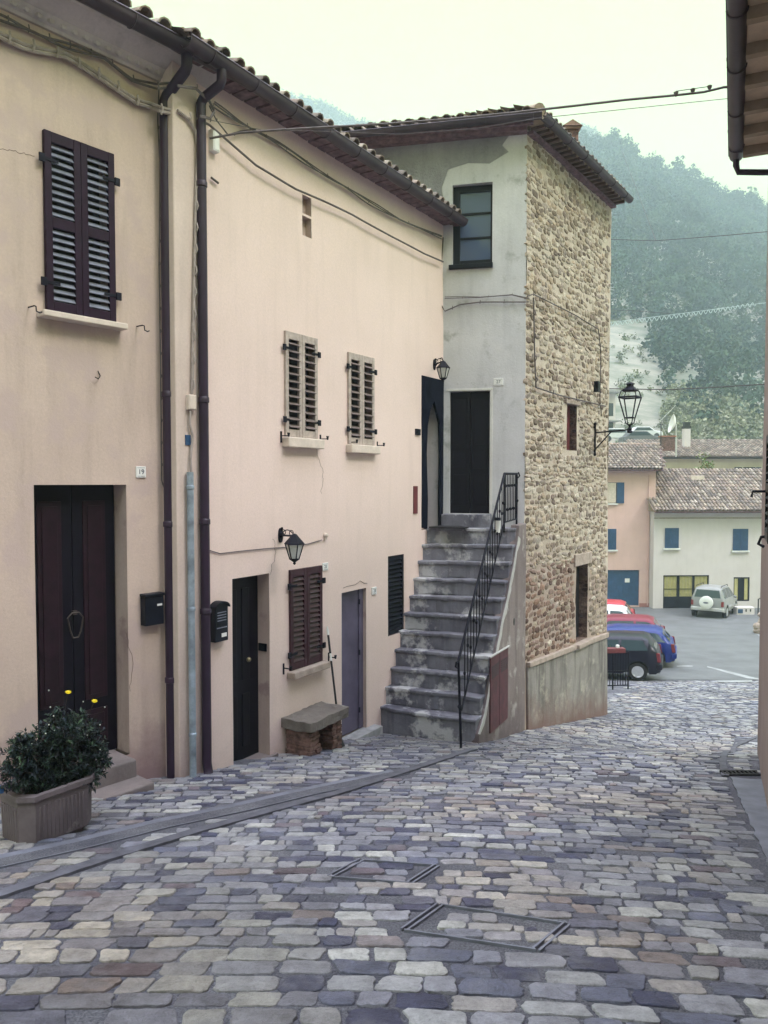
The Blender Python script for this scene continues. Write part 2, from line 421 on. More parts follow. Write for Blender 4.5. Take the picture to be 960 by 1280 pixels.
def one(mb, name, m, label, cat, group=None, kind=None, **kw):
    """a top-level thing that is a single mesh, its origin at its own base"""
    fr = kw.pop('fr', None)
    if fr is not None: mb.v = [fr.world(*p) for p in mb.v]
    xs = [p[0] for p in mb.v]; ys = [p[1] for p in mb.v]; zs = [p[2] for p in mb.v]
    org = ((min(xs) + max(xs)) / 2, (min(ys) + max(ys)) / 2, min(zs)) if kind != 'structure' else None
    o = mb.build(name, m, None, origin=org, **kw)
    setprops(o, label, cat, group, kind); return o

def text(s, size, m, parent, u, y, z, fr_rot=0, name='lettering', ext=.0015):
    cu = bpy.data.curves.new(name, 'FONT'); cu.body = s; cu.size = size; cu.extrude = ext; cu.align_x = 'CENTER'; cu.align_y = 'CENTER'
    t = bpy.data.objects.new('tmp', cu); COL.objects.link(t)
    dg = bpy.context.evaluated_depsgraph_get(); dg.update()
    me = bpy.data.meshes.new_from_object(t.evaluated_get(dg)); bpy.data.objects.remove(t)
    o = bpy.data.objects.new(name, me); COL.objects.link(o); me.materials.clear(); me.materials.append(m)
    o.parent = parent; base, pf = OFF[parent.name]
    o.location = (u - base[0], y - base[1], z - base[2]); o.rotation_euler = (PI / 2, 0, fr_rot)
    return o

def wall_sheet(mb, u0, u1, z0, z1, openings, step=.25, amp=.006, y=0.0, seed=0.0, zbot=None):
    """front of a wall with openings (ua,ub,za,zb,depth); a slightly uneven surface and the reveals"""
    us = {round(u0, 4), round(u1, 4)}; zs = {round(z0, 4), round(z1, 4)}
    for a, b, c, d, _ in openings:
        for q in (a, b):
            if u0 < q < u1: us.add(round(q, 4))
        for q in (c, d):
            if z0 < q < z1: zs.add(round(q, 4))
    def fill(S, st):
        S = sorted(S); o = []
        for a, b in zip(S, S[1:]):
            k = max(1, int(round((b - a) / st))); o += [a + (b - a) * i / k for i in range(k)]
        return o + [S[-1]]
    U = fill(us, step); Z = fill(zs, step)
    def w(u, z): return y + amp * 1.6 * mnoise.noise(Vector((u * .9 + seed, z * .9, seed))) + amp * .5 * mnoise.noise(Vector((u * 3.1, z * 3.1, seed + 5)))
    def inside(u, z): return any(a - 1e-4 < u < b + 1e-4 and c - 1e-4 < z < d + 1e-4 for a, b, c, d, _ in openings)
    idx = {}; vs = []; fs = []
    def vid(i, j):
        if (i, j) not in idx: idx[(i, j)] = len(vs); vs.append((U[i], w(U[i], Z[j]), Z[j]))
        return idx[(i, j)]
    for i in range(len(U) - 1):
        for j in range(len(Z) - 1):
            if inside((U[i] + U[i + 1]) / 2, (Z[j] + Z[j + 1]) / 2): continue
            fs.append((vid(i, j), vid(i + 1, j), vid(i + 1, j + 1), vid(i, j + 1)))
    mb.add(vs, fs)

def reveal(mb, a, b, c, d, depth, y=0.0, bottom=True):
    e = .0; y0 = y + .004
    P = [(a, c), (b, c), (b, d), (a, d)]
    segs = [(0, 1), (1, 2), (2, 3), (3, 0)] if bottom else [(1, 2), (2, 3), (3, 0)]
    for i, j in segs:
        p, q = P[i], P[j]
        mb.add([(p[0], y0, p[1]), (q[0], y0, q[1]), (q[0], y + depth, q[1]), (p[0], y + depth, p[1])], [(0, 1, 2, 3)])

def shell(mb, u0, u1, y0, y1, z0, z1):
    """the other walls of a house (sides and back)"""
    mb.add([(u0, y0, z0), (u1, y0, z0), (u1, y1, z0), (u0, y1, z0), (u0, y0, z1), (u1, y0, z1), (u1, y1, z1), (u0, y1, z1)],
           [(1, 2, 6, 5), (2, 3, 7, 6), (3, 0, 4, 7)])

TPAL = [(.31, .245, .205), (.27, .215, .19), (.23, .19, .17), (.34, .28, .23), (.20, .17, .155), (.36, .31, .265)]
def coppi(mb, org, al, up, cols, rows, sp=.2, ln=.42, r=.075, seg=5, skip=0.0, dark=False, cut=None):
    """old clay barrel tiles laid in columns; al = unit vector along the eave, up = unit vector up the slope"""
    al = Vector(al).normalized(); up = Vector(up).normalized(); nn = al.cross(up).normalized()
    if nn.z < 0: nn = -nn
    org = Vector(org)
    for c in range(cols):
        for rw in range(rows):
            if cut and not cut(c / max(1, cols), rw / max(1, rows)): continue
            j = random.uniform(-.012, .012)
            base = org + al * (c * sp + sp / 2 + j) + up * (rw * (ln - .07) + random.uniform(-.02, .02)) + nn * (.012 + random.uniform(0, .012))
            k = random.random()
            t = random.choice(TPAL)
            ft = random.uniform(.7, 1.15); t = tuple(x * ft for x in t)
            mb.cc = t
            vs = []
            for q, (rr, dz) in enumerate(((r * 1.05, .03), (r * .86, .0))):
                b0 = base + up * (q * ln) + nn * dz
                for i in range(seg + 1):
                    a = PI * i / seg
                    vs.append(b0 + al * (math.cos(a) * rr) + nn * (math.sin(a) * rr * .9))
                for i in range(seg + 1):
                    a = PI * i / seg; r2 = rr - .016
                    vs.append(b0 + al * (math.cos(a) * r2) + nn * (math.sin(a) * r2 * .9))
            m = seg + 1; fs = []
            for i in range(seg):
                fs.append((i, i + 1, 2 * m + i + 1, 2 * m + i))                 # outer
                fs.append((m + i + 1, m + i, 3 * m + i, 3 * m + i + 1))         # inner
                fs.append((i, i + 1, m + i + 1, m + i))                          # eave edge
            mb.add(vs, fs)
    # the pan tiles underneath as shallow troughs
    L = rows * (ln - .07) + .1
    for c in range(cols + 1):
        mb.cc = (.20, .155, .13)
        b0 = org + al * (c * sp) - up * .0
        vs = [b0 - al * (sp * .46) + nn * .03, b0 + nn * -.01, b0 + al * (sp * .46) + nn * .03]
        if cut:
            continue
        mb.add(vs + [p + up * L for p in vs], [(0, 1, 4, 3), (1, 2, 5, 4)])
    mb.cc = None

# ------------------------------------------------------------------ frames of the walls
FA = Frame(-2.0, 7.75, .833, 1)
FB = Frame(-1.61, 8.10, .625, 1)
CORN = (2.2, 11.9)
FT1 = Frame(*CORN, 1, -.219)
FT2 = Frame(*CORN, .705, 1)
FS = Frame(1.23, 10.0, CORN[0] - 1.23, CORN[1] - 10.0)
FR = Frame(4.35, 8.74, -.46, -1)

def gutter(mb, u0, u1, y, z, r, br=.62):
    n = 10; pr = [(y + r * math.cos(PI + PI * i / n), z + r * math.sin(PI + PI * i / n)) for i in range(n + 1)]
    pr = [(y - r - .004, z + .012)] + pr + [(y + r - .006, z)] + [(y + (r - .006) * math.cos(2 * PI - PI * i / n), z + (r - .006) * math.sin(2 * PI - PI * i / n)) for i in range(1, n + 1)]
    mb.prism(pr, u0, u1, 'x')
    mb.tube([(u0, y - r, z + .008), (u1, y - r, z + .008)], .010, 6)
    u = u0 + .3
    while u < u1:
        mb.tube([(u, y + (r + .004) * math.cos(a), z + (r + .004) * math.sin(a)) for a in [PI + PI * i / 8 for i in range(9)]], .008, 5)
        u += br

def louvre_leaf(parent, u0, u1, z0, z1, yf, mf, ms, panels=2, pitch=.052, th=.035, st=.05, name='shutter', hinge=None, tilt=38, rail=.075, sh=.92):
    """one leaf: frame mesh with a slats sub-part; yf = y of its outer face"""
    mb = MB()
    mb.box(u0, u0 + st, yf, yf + th, z0, z1); mb.box(u1 - st, u1, yf, yf + th, z0, z1)
    zz = [z0 + rail / 2 + .001] + [z0 + (z1 - z0) * k / panels for k in range(1, panels)] + [z1 - rail / 2 - .001]
    for z in zz: mb.box(u0 + st, u1 - st, yf + .0015, yf + th - .001, z - rail / 2, z + rail / 2)
    o = mb.build(name, mf, parent, bevel=.004)
    for a, b in zip(zz, zz[1:]):
        sl = MB(); lo, hi = a + rail / 2, b - rail / 2; n = max(2, int((hi - lo) / pitch)); p = (hi - lo) / n
        for k in range(n):
            R2 = Matrix.Rotation(math.radians(tilt + random.uniform(-2, 2)), 3, 'X')
            sl.obox(((u0 + u1) / 2, yf + th / 2, lo + (k + .5) * p), (u1 - u0 - 2 * st + .008, p * sh, .008), R2)
        sl.build('slats', ms, o)
    if hinge:
        for z in (z0 + (z1 - z0) * .16, z0 + (z1 - z0) * .84):
            h = MB()
            uu = u0 if hinge < 0 else u1
            h.box(min(uu, uu + hinge * .05), max(uu, uu + hinge * .05), yf - .012, yf + .006, z - .035, z + .035)
            h.box(min(uu - hinge * .12, uu), max(uu - hinge * .12, uu), yf - .006, yf - .0005, z - .014, z + .014)
            h.build('hinge', MT['dark_iron'], o, bevel=.002)
    return o

def holdback(parent, u, z, fr=None, sgn=1):
    mb = MB()
    mb.box(u - .008, u + .008, -.014, .002, z - .075, z + .055)
    mb.tube([(u, -.01, z), (u, -.05, z + .002), (u, -.11, z)], .007, 6)
    mb.prism([(u - .004, z - .012), (u + .004, z - .012), (u + .018, z + .035), (u - .018, z + .035)], -.125, -.108, 'y')
    return mb.build('shutter_holdback', MT['dark_iron'], parent)

def pane_in(parent, a, b, c, d, depth, name='window', pm=None):
    w = MB(); w.box(a - .01, b + .01, depth, depth + .03, c - .01, d + .01)
    return w.build(name, pm or MT['plastic'], parent)

# ================================================================== HOUSE A (number 19)
Z19 = FA.pt(160, 943)[1]
houseA = thing('beige_house', 'beige rendered house with big dark shutters, moulded cornice and navy door beside the concrete planter', 'house', (0, 0, -1.9), FA)
aL, aR = -3.6, .35
dA = FA.rect(45, 606, 160, 606, 943, 943); dA = (dA[0], dA[1], Z19, dA[3])
wA = FA.rect(54, 163, 141, 195, 390, 403)
wt = MB()
wall_sheet(wt, aL, aR, -2.2, 5.52, [(dA[0], dA[1], dA[2], dA[3], .25), (wA[0] + .05, wA[1] - .05, wA[2] + .03, wA[3] - .05, .15)], seed=3)
shell(wt, aL, aR, .3, 6, -2.2, 5.5)
wt.build('wall', MT['wall_a'], houseA, smooth=True, sharp=25)
rv = MB(); reveal(rv, *dA, .26, bottom=False); rv.build('reveal', MT['reveal'], houseA); rv = MB(); reveal(rv, wA[0] + .05, wA[1] - .05, wA[2] + .03, wA[3] - .05, .15); rv.build('reveal', MT['reveal'], houseA)
win = pane_in(houseA, wA[0] + .05, wA[1] - .05, wA[2] + .03, wA[3] - .05, .14)
mid = (wA[0] + wA[1]) / 2
louvre_leaf(houseA, wA[0], mid - .002, wA[2], wA[3], -.045, MT['shutter_dark'], MT['slat_skylit'], 2, .062, .042, .062, hinge=-1, tilt=50, rail=.09, sh=.80)
louvre_leaf(houseA, mid + .002, wA[1], wA[2], wA[3], -.045, MT['shutter_dark'], MT['slat_skylit'], 2, .062, .042, .062, hinge=1, tilt=50, rail=.09, sh=.80)
s = MB(); s.box(wA[0] - .07, wA[1] + .07, -.13, .01, wA[2] - .06, wA[2] - .008); s.build('window_sill', MT['sill'], houseA, bevel=.008, warp=.004)
def hook(parent, px, py, fr=FA):
    u, z = fr.pt(px, py); m = MB()
    m.tube([(u, .01, z), (u, -.10, z - .002), (u + .004, -.12, z - .01), (u + .004, -.125, z - .05), (u + .03, -.135, z - .062), (u + .05, -.13, z - .05)], .006, 6)
    m.build('shutter_hook', MT['dark_iron'], parent)
hook(houseA, 36, 384); hook(houseA, 171, 408)
u, z = FA.pt(120, 470); m = MB(); m.tube([(u + .02, .01, z + .06), (u + .025, -.03, z), (u, -.04, z - .03), (u - .03, -.035, z - .015)], .005, 6); m.build('wall_hook', MT['dark_iron'], houseA)
# cornice, eaves, gutter, tiles
c = MB()
prof = [(.02, 5.475), (-.03, 5.475), (-.045, 5.50), (-.06, 5.505), (-.10, 5.54), (-.11, 5.56), (-.13, 5.565), (-.16, 5.585), (-.20, 5.62), (-.25, 5.64), (-.265, 5.655), (-.30, 5.66), (-.302, 5.705), (.02, 5.705)]
c.prism(prof, aL, aR - .08, 'x')
u = aL
while u < aR - .15:
    c.ball((u, -.078, 5.523), .032, 6, (1.25, .7, .8)); u += .105
c.build('cornice', MT['cornice'], houseA, smooth=True, sharp=30)
roofA = MB(); roofA.prism([(-.31, 5.708), (3.0, 6.9), (6.3, 5.85), (6.3, 5.708)], aL, aR, 'x'); ra = roofA.build('roof', MT['eave_brick'], houseA)
t = MB(); coppi(t, (aL, -.39, 5.735), (1, 0, 0), (0, math.cos(.36), math.sin(.36)), int((aR - aL) / .2), 4, r=.07); t.build('roof_tiles', MT['tile'], ra, smooth=True)
g = MB(); gutter(g, aL, aR + .05, -.385, 5.70, .082); g.build('gutter', MT['gutter'], houseA, smooth=True)
# doorway: two panelled leaves, knocker wreath, steps
dr = MB(); um = dA[0] + (dA[1] - dA[0]) * .5; yd = .20
for a, b in ((dA[0] + .012, um - .003), (um + .003, dA[1] - .012)):
    dr.box(a, b, yd, yd + .05, Z19 + .01, dA[3] - .0)
door = dr.build('door', MT['door_dark'], houseA, bevel=.004)
pn = MB(); H = dA[3] - Z19
for a, b in ((dA[0] + .012, um - .003), (um + .003, dA[1] - .012)):
    for z0, z1 in ((Z19 + .12, Z19 + .46), (Z19 + .56, Z19 + H - .15)):
        pn.box(a + .10, b - .10, yd - .012, yd + .01, z0, z1)
        pn.box(a + .14, b - .14, yd - .022, yd - .011, z0 + .045, z1 - .045)
pn.build('door_panel', MT['door_panel'], door, bevel=.006)
ku, kz = FA.pt(91, 780, -.2)
k = MB(); pts = [(ku + .05 * x, yd - .05, kz + .10 * y) for x, y in ((-1.5, .7), (-.7, 1.1), (.7, 1.1), (1.5, .6), (1.0, -.7), (.5, -1.2), (-.5, -1.2), (-1.0, -.5), (-1.5, .7))]
k.tube(pts, .007, 6); k.box(ku - .02, ku + .02, yd - .05, yd - .02, kz + .09, kz + .13)
k.build('knocker', MT['bronze'], door)
o1, o2 = .20, .44; ua_, za_ = FA.pt(171, 948, o1); ub_, zb2_ = FA.pt(193, 977, o2)
st = MB(); st.box(dA[0] - .25, ua_, -o1, .26, zb2_ - .03, za_); st.build('doorstep', MT['stepslab'], houseA, bevel=.014, warp=.012)
st = MB(); st.box(dA[0] - .3, ub_, -o2, .1, -2.0, zb2_); st.build('doorstep', MT['stepslab'], houseA, bevel=.014, warp=.014)

# downpipe of house A
def downpipe(parent, fr, px, out, ztop, zbot, r, gut_y, gut_z, m, foot=False, nm='downpipe', collars=()):
    u = fr.u(px, out); zc_ = gut_z - .17; p = [(u + .05, gut_y + .01, gut_z - .06), (u + .05, gut_y + .01, zc_), (u + .047, gut_y + .03, zc_ - .04), (u + .005, -out - .03, ztop + .045), (u, -out, ztop)]
    mb = MB()
    if gut_z: mb.tube(p, r, 14)
    mid = [(u, -out, ztop + .005), (u, -out, zbot + (.18 if foot else 0))]
    if foot: mid += [(u, -out - .015, zbot + .10), (u - .03, -out - .06, zbot + .03), (u - .06, -out - .12, zbot - .01)]
    mb.tube(mid, r, 14)
    for z in collars:
        mb.lathe((u, -out, z), [(r + .001, -.03), (r + .008, -.025), (r + .008, .02), (r + .001, .03)], 14)
    return mb.build(nm, m, parent, smooth=True)
zg = FA.pt(211, 985, .1)[1]
downpipe(houseA, FA, 211, .085, FA.pt(208, 128, .085)[1], zg - .05, .052, -.385, 5.70, MT['pipe'], collars=[FA.pt(211, y, .085)[1] for y in (493, 655, 850)])

# ================================================================== HOUSE B (pink)
houseB = thing('pink_house', 'pink rendered house with pale open-slatted shutters and two wall lanterns, left of the stairs', 'house', (0, 0, -2.0), FB)
uB0 = FB.u(220); uB1 = FB.u(556.5)
def ROP(*a): return FB.rect(*a)
d1 = FB.rect(291, 722, 337, 718, 965, 943)
zd1 = FB.pt(291, 966)[1]; zd1b = FB.pt(337, 944)[1]; d1 = (d1[0], d1[1], (zd1 + zd1b) / 2, d1[3])
w1 = FB.rect(355, 413, 395, 424, 545, 549); w2 = FB.rect(434, 440, 466, 448, 555, 557)
w3 = FB.rect(361, 712, 401, 707, 836, 828)
d2 = FB.rect(427, 741, 458, 735, 922, 915)
w4 = FB.rect(485, 695, 505, 693, 795, 790)
d3 = FB.rect(527, 470, 554.5, 475, 662, 660)
v1 = FB.rect(378, 243, 389, 248, 267, 270); v2 = FB.rect(378, 270, 389, 273, 293, 299)
def ins(r, e): return (r[0] + e, r[1] - e, r[2] + e, r[3] - e)
ops = [(*d1, .2), (*ins(w1, .03), .1), (*ins(w2, .03), .1), (*ins(w3, .03), .1), (*d2, .1), (*w4, .06), (*d3, .3), (*v1, .1), (*v2, .1)]
wb = MB(); wall_sheet(wb, uB0, uB1, -2.6, 5.72, ops, seed=11)
shell(wb, uB0, uB1, .0, 6, -2.6, 5.72)
wb.build('wall', MT['wall_b'], houseB, smooth=True, sharp=25)
for o_ in ops: rv = MB(); reveal(rv, *o_); rv.build('reveal', MT['reveal'], houseB)
pl = MB(); pl.box(uB0 - .012, FB.u(249), -.022, .12, -2.4, 5.64); pl.build('pilaster', MT['pilaster'], houseB, bevel=.012, warp=.006)
# vent
vt = MB()
for v in (v1, v2): vt.box(v[0] - .005, v[1] + .005, .085, .10, v[2], v[3])
vt.build('vent_back', MT['reveal'], houseB)
# shutters
for w, mf, ms, pt_, tl in ((w1, 'shutter_pale', 'slat_pale', .085, 30), (w2, 'shutter_pale', 'slat_pale', .085, 30), (w3, 'shutter_red', 'shutter_red', .06, 60)):
    md = (w[0] + w[1]) / 2
    pane_in(houseB, *ins(w, .03), .09)
    louvre_leaf(houseB, w[0], md - .002, w[2], w[3], -.03, MT[mf], MT[ms], 1, pt_, .034, .055, hinge=-1, tilt=tl, rail=.085)
    louvre_leaf(houseB, md + .002, w[1], w[2], w[3], -.03, MT[mf], MT[ms], 1, pt_, .034, .055, hinge=1, tilt=tl, rail=.085)
for w, h, m_, o_ in ((w1, .12, 'sill', .10), (w2, .11, 'sill', .10), (w3, .085, 'sill_stone', .12)):
    s = MB(); s.box(w[0] - .035, w[1] + .05, -o_, .01, w[2] - h - .005, w[2] - .006); s.build('window_sill', MT[m_], houseB, bevel=.012, warp=.006)
for px, py in ((351, 545), (400, 549), (437, 553), (471, 557), (354, 835), (410, 821)):
    u, z = FB.pt(px, py); holdback(houseB, u, z)
# grey dark louvre by the stairs
louvre_leaf(houseB, w4[0], w4[1], w4[2], w4[3], .012, MT['black_box'], MT['black_box'], 1, .06, .03, .04, tilt=50, name='louvred_grille')
pane_in(houseB, *w4, .055)
# door 1
dr = MB(); dr.box(d1[0] + .004, d1[1] - .004, .17, .21, d1[2] + .0, d1[3]); door1 = dr.build('door', MT['door_dark'], houseB)
pn = MB()
for k in range(2):
    a = d1[0] + .12 + k * (d1[1] - d1[0] - .2) / 2; b = a + (d1[1] - d1[0] - .36) / 2
    pn.box(a, b, .158, .175, d1[2] + .15, d1[2] + .75); pn.box(a, b, .158, .175, d1[2] + .9, d1[3] - .15)
pn.build('door_panel', MT['door_dark'], door1, bevel=.008)
u, z = FB.pt(308, 824, -.17); kb = MB(); kb.ball((u, .135, z), .028, 10); kb.tube([(u, .135, z), (u, .175, z)], .012, 8); kb.build('door_knob', MT['brass'], door1, smooth=True)
st = MB(); st.box(d1[0] - .0, FB.u(343), -.04, .23, -2.4, d1[2] + .004); st.build('doorstep', MT['stepslab'], houseB, bevel=.008, warp=.004)
pq = MB(); u, z = d1[1], FB.pt(329, 809, -.09)[1]
pq.box(u - .016, u - .001, .035, .155, z - .045, z + .045); p_ = pq.build('name_plate', MT['black_box'], houseB, bevel=.003)
# lavender door 2
dr = MB(); dr.box(d2[0] + .004, d2[1] - .10, .07, .10, d2[2] + .02, d2[3]); dr.box(d2[1] - .098, d2[1] - .004, .05, .10, d2[2] + .02, d2[3])
dd = dr.build('door', MT['door_lavender'], houseB, bevel=.004, label='flat lavender metal door')
for z in (d2[2] + .28, (d2[2] + d2[3]) / 2 + .1, d2[3] - .18):
    h = MB(); h.tube([(d2[1] - .10, .046, z - .035), (d2[1] - .10, .046, z + .035)], .012, 8); h.build('hinge', MT['dark_iron'], dd)
st = MB(); st.box(d2[0] - .03, FB.u(468), -.14, .06, -2.5, d2[2] + .012); st.build('doorstep', MT['concrete'], houseB, bevel=.01, warp=.005)
# curtained doorway at the head of the stairs
ft = MB(); ft.box(d3[0], d3[1], .30, .31, d3[2], d3[3]); ft.build('recess_wall', MT['reveal'], houseB)
W3 = d3[1] - d3[0]; H3 = d3[3] - d3[2]
def q3(a, b): return (d3[0] + W3 * a, d3[2] + H3 * b)
cu = MB()
cu.prism([q3(.0, 0.02), q3(.24, 0.0), q3(.26, .2), q3(.20, .5), q3(.24, .68), q3(.36, .78), q3(.52, .845), q3(.66, .78), q3(.80, .71), q3(.82, .5), q3(.80, .2), q3(.80, 0), q3(1, 0.0), q3(1.0, 1.0), q3(0, 1.0)], -.012, .03, 'y')
cu.build('door_curtain', MT['curtain'], houseB, bevel=.006, warp=.012)
th = MB(); th.box(d3[0] - .04, d3[1], -.05, .28, d3[2] - .02 + .11, d3[2] + .13); th.build('cross_bar', MT['dark_iron'], houseB) if False else None
# eaves of the pink house
ev = MB(); ev.prism([(.02, 5.69), (-.24, 5.695), (-.26, 5.72), (.02, 5.76)], uB0 - .15, uB1 + .06, 'x')
u = uB0 - .1
while u < uB1:      # exposed tile ends under the eave
    ev.box(u, u + .16, -.235 + random.uniform(-.02, .01), .01, 5.655 + random.uniform(-.006, .006), 5.694); u += .185
ev.build('eaves', MT['eave_brick'], houseB, bevel=.004, warp=.006)
rf = MB(); rf.prism([(-.27, 5.725), (3.0, 6.85), (6.3, 5.85), (6.3, 5.762), (.02, 5.762)], uB0 - .1, uB1, 'x'); rb = rf.build('roof', MT['eave_brick'], houseB)
t = MB(); coppi(t, (uB0 - .1, -.325, 5.715), (1, 0, 0), (0, math.cos(.36), math.sin(.36)), int((uB1 - uB0 + .1) / .19), 5, sp=.19, r=.062); t.build('roof_tiles', MT['tile'], rb, smooth=True)
g = MB(); gutter(g, uB0 - .12, uB1 - .02, -.315, 5.685, .082); g.build('gutter', MT['gutter'], houseB, smooth=True)
zb = FB.pt(257, 978, .1)[1]
downpipe(houseB, FB, 255.5, .075, FB.pt(252, 130, .075)[1], zb, .048, -.315, 5.685, MT['pipe'], foot=True, collars=[FB.pt(256, y, .075)[1] for y in (232, 500, 652, 764)])
uz = FB.u(239.5, .09); z0 = FB.pt(239, 984, .09)[1]; z1 = FB.pt(239, 590, .09)[1]
zp = MB(); zp.tube([(uz, -.07, z0 - .03), (uz, -.07, z1)], .034, 14)
for z in (z1 - .15, FB.pt(239, 762, .09)[1], FB.pt(239, 920, .09)[1]): zp.lathe((uz, -.07, z), [(.035, -.02), (.040, -.015), (.040, .015), (.035, .02)], 14)
zp.build('conduit_pipe', MT['zinc'], houseB, smooth=True, label='blue grey zinc pipe covering the cables')
# hairline crack over the lavender door
cr = MB()
pts = [FB.P(x, y, .002) for x, y in ((429, 735), (434, 733), (439, 732), (444, 731), (448, 728), (450, 726), (455, 729), (459, 729))]
cr.tube(pts, .0035, 4); cr.build('plaster_crack', MT['crack'], houseB)
def crack(parent, fr, pix, seed, r=.0022):
    rn = random.Random(seed); P = []
    for (x, y), (x2, y2) in zip(pix, pix[1:]):
        for k in range(7): P.append(fr.P(x + (x2 - x) * k / 7 + rn.uniform(-1.3, 1.3), y + (y2 - y) * k / 7 + rn.uniform(-1.3, 1.3), .003))
    m_ = MB(); m_.tube(P, r, 4); m_.build('plaster_crack', MT['crack'], parent)
crack(houseA, FA, [(0, 186), (22, 190), (48, 197)], 1); crack(houseA, FA, [(158, 790), (166, 830), (161, 870)], 3)
crack(houseB, FB, [(337, 718), (345, 690), (341, 670)], 5, .0018); crack(houseB, FB, [(395, 560), (404, 590), (401, 622)], 6, .0015)
pq = MB(); r_ = FB.rect(516.5, 607, 521.5, 608, 642, 642); pq.box(r_[0], r_[1], -.012, .004, r_[2], r_[3]); pq.build('brick_patch', MT['flag_red'], houseB, bevel=.003, warp=.006)

# ================================================================== TOWER
tower = thing('stone_tower_house', 'tall narrow house with grey rendered front and rubble stone flank above the outside stairs', 'house', (0, 0, -2.4), FT1)
TZ = 7.03
farF = FT2.world(FT2.u(760), 0, 0)
Lp = FT1.world(-3.6, 0, 0)
uF = FT2.u(760)
tw = FT1.rect(565.5, 233, 615.5, 226, 333, 331); td = FT1.rect(562, 489.5, 612, 488, 642, 642)
ops1 = [(*tw, .14), (*td, .16)]
wl = MB(); wall_sheet(wl, -3.6, 0, -2.6, TZ, ops1, step=.2, amp=.012, seed=21); wl.build('front_wall', MT['grey'], tower, smooth=True, sharp=25)
for o_ in ops1: rv = MB(); reveal(rv, *o_); rv.build('reveal', MT['grey'], tower)
# rough unpainted render on the upper left
rg = MB(); pol = [FT1.pt(x, y) for x, y in ((425, 172), (640, 150), (640, 165), (628, 182), (636, 190), (612, 205), (585, 204), (560, 212), (552, 235), (556, 262), (548, 330), (425, 330))]
rg.prism(pol, -.014, .0, 'y'); rg.build('rough_render_patch', MT['grey_rough'], tower, bevel=.006)
# side wall (stone flank)
sw = FT2.rect(709, 505, 721, 507, 563, 563); swin = FT2.rect(720, 708, 734.5, 705, 802, 798)
ops2 = [(*sw, .16), (*swin, .2)]
w2_ = MB(); wall_sheet(w2_, 0, uF, -3.6, TZ, ops2, step=.16, amp=.02, seed=31)
flank = w2_.build('stone_wall', MT['wall_mortar'], tower, fr=FT2, smooth=True, sharp=25)
for o_ in ops2: rv = MB(); reveal(rv, *o_); rv.build('reveal', MT['stone_brown'], tower, fr=FT2)
qz = MB()     # dressed corner strip of pale render
bk = MB(); p0 = Lp; p1 = farF
b2 = FT2.world(uF, 0, 0); b3 = (b2[0] - 3.6, b2[1] + .9); b4 = (Lp[0] + .6, Lp[1] + 3.4)
bk.add([(*b2[:2], -3.6), (*b3, -3.6), (*b4, -3.6), (*Lp[:2], -3.6), (*b2[:2], TZ), (*b3, TZ), (*b4, TZ), (*Lp[:2], TZ)], [(0, 1, 5, 4), (1, 2, 6, 5), (2, 3, 7, 6)])
bk.build('back_wall', MT['stone'], tower, fr=WORLD)
# the rubble itself: rough field stones standing a little proud of the pale mortar
rs = np.random.default_rng(77); RV = MB()
SP = [(.40, .33, .26), (.33, .265, .205), (.46, .39, .32), (.27, .215, .17), (.50, .44, .37), (.36, .30, .26), (.22, .17, .14), (.42, .33, .25)]
def ledge_z(u): return FT2.pt(657.5, 831)[1] + (FT2.pt(757, 793)[1] - FT2.pt(657.5, 831)[1]) * u / uF
z = -2.2
while z < TZ - .06:
    rh = rs.uniform(.05, .125); u = -.02 + rs.uniform(0, .05)
    while u < uF - .03:
        wd_ = rs.uniform(.07, .22) * (1.25 if rs.random() < .15 else 1); cu_, cz_ = u + wd_ / 2, z + rh / 2 + rs.uniform(-.026, .026); u += wd_ + rs.uniform(.002, .018)
        if cz_ < ledge_z(cu_) + .04 or cz_ > TZ - .05 or cu_ + wd_ / 2 > uF: continue
        if any(a - wd_ * .5 - .01 < cu_ < b + wd_ * .5 + .01 and c - rh * .6 < cz_ < d + rh * .6 for a, b, c, d, _ in ops2): continue
        if rs.random() < .03: continue
        n = 11; hw, hh = wd_ / 2, rh / 2 * rs.uniform(.72, 1.05); ex_ = rs.uniform(2.2, 4.5); an = rs.normal(0, .13); j_ = rs.uniform(.82, 1.08, n); pr = rs.uniform(.004, .016)
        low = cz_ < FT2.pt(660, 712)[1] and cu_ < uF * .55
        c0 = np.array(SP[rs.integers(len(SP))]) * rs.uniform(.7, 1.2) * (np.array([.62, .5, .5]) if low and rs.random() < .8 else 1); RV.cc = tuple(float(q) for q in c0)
        vs = []
        for f_, y_ in ((1.0, .03), (1.0, -pr * .35), (.82, -pr), (.45, -pr * 1.12)):
            for k in range(n):
                a = 2 * PI * (k + .5) / n; ca_, sa_ = math.cos(a), math.sin(a); rr = (abs(ca_) ** ex_ + abs(sa_) ** ex_) ** (-1 / ex_) * j_[k]
                lx, lz = ca_ * rr * hw * f_, sa_ * rr * hh * f_
                vs.append((cu_ + lx * math.cos(an) - lz * math.sin(an), y_ + rs.uniform(-.002, .002) + (.02 * 1.6 * mnoise.noise(Vector((cu_ * .9 + 31, cz_ * .9, 31))) + .01 * mnoise.noise(Vector((cu_ * 3.1, cz_ * 3.1, 36)))), cz_ + lx * math.sin(an) + lz * math.cos(an)))
        RV.add(vs, [(i * n + k, i * n + (k + 1) % n, (i + 1) * n + (k + 1) % n, (i + 1) * n + k) for i in range(3) for k in range(n)] + [tuple(range(3 * n, 4 * n))])
    z += rh * .93 + rs.uniform(.0, .012)
RV.cc = None; RV.build('rubble_facing', MT['field_stone'], tower, fr=FT2, smooth=True, sharp=50)
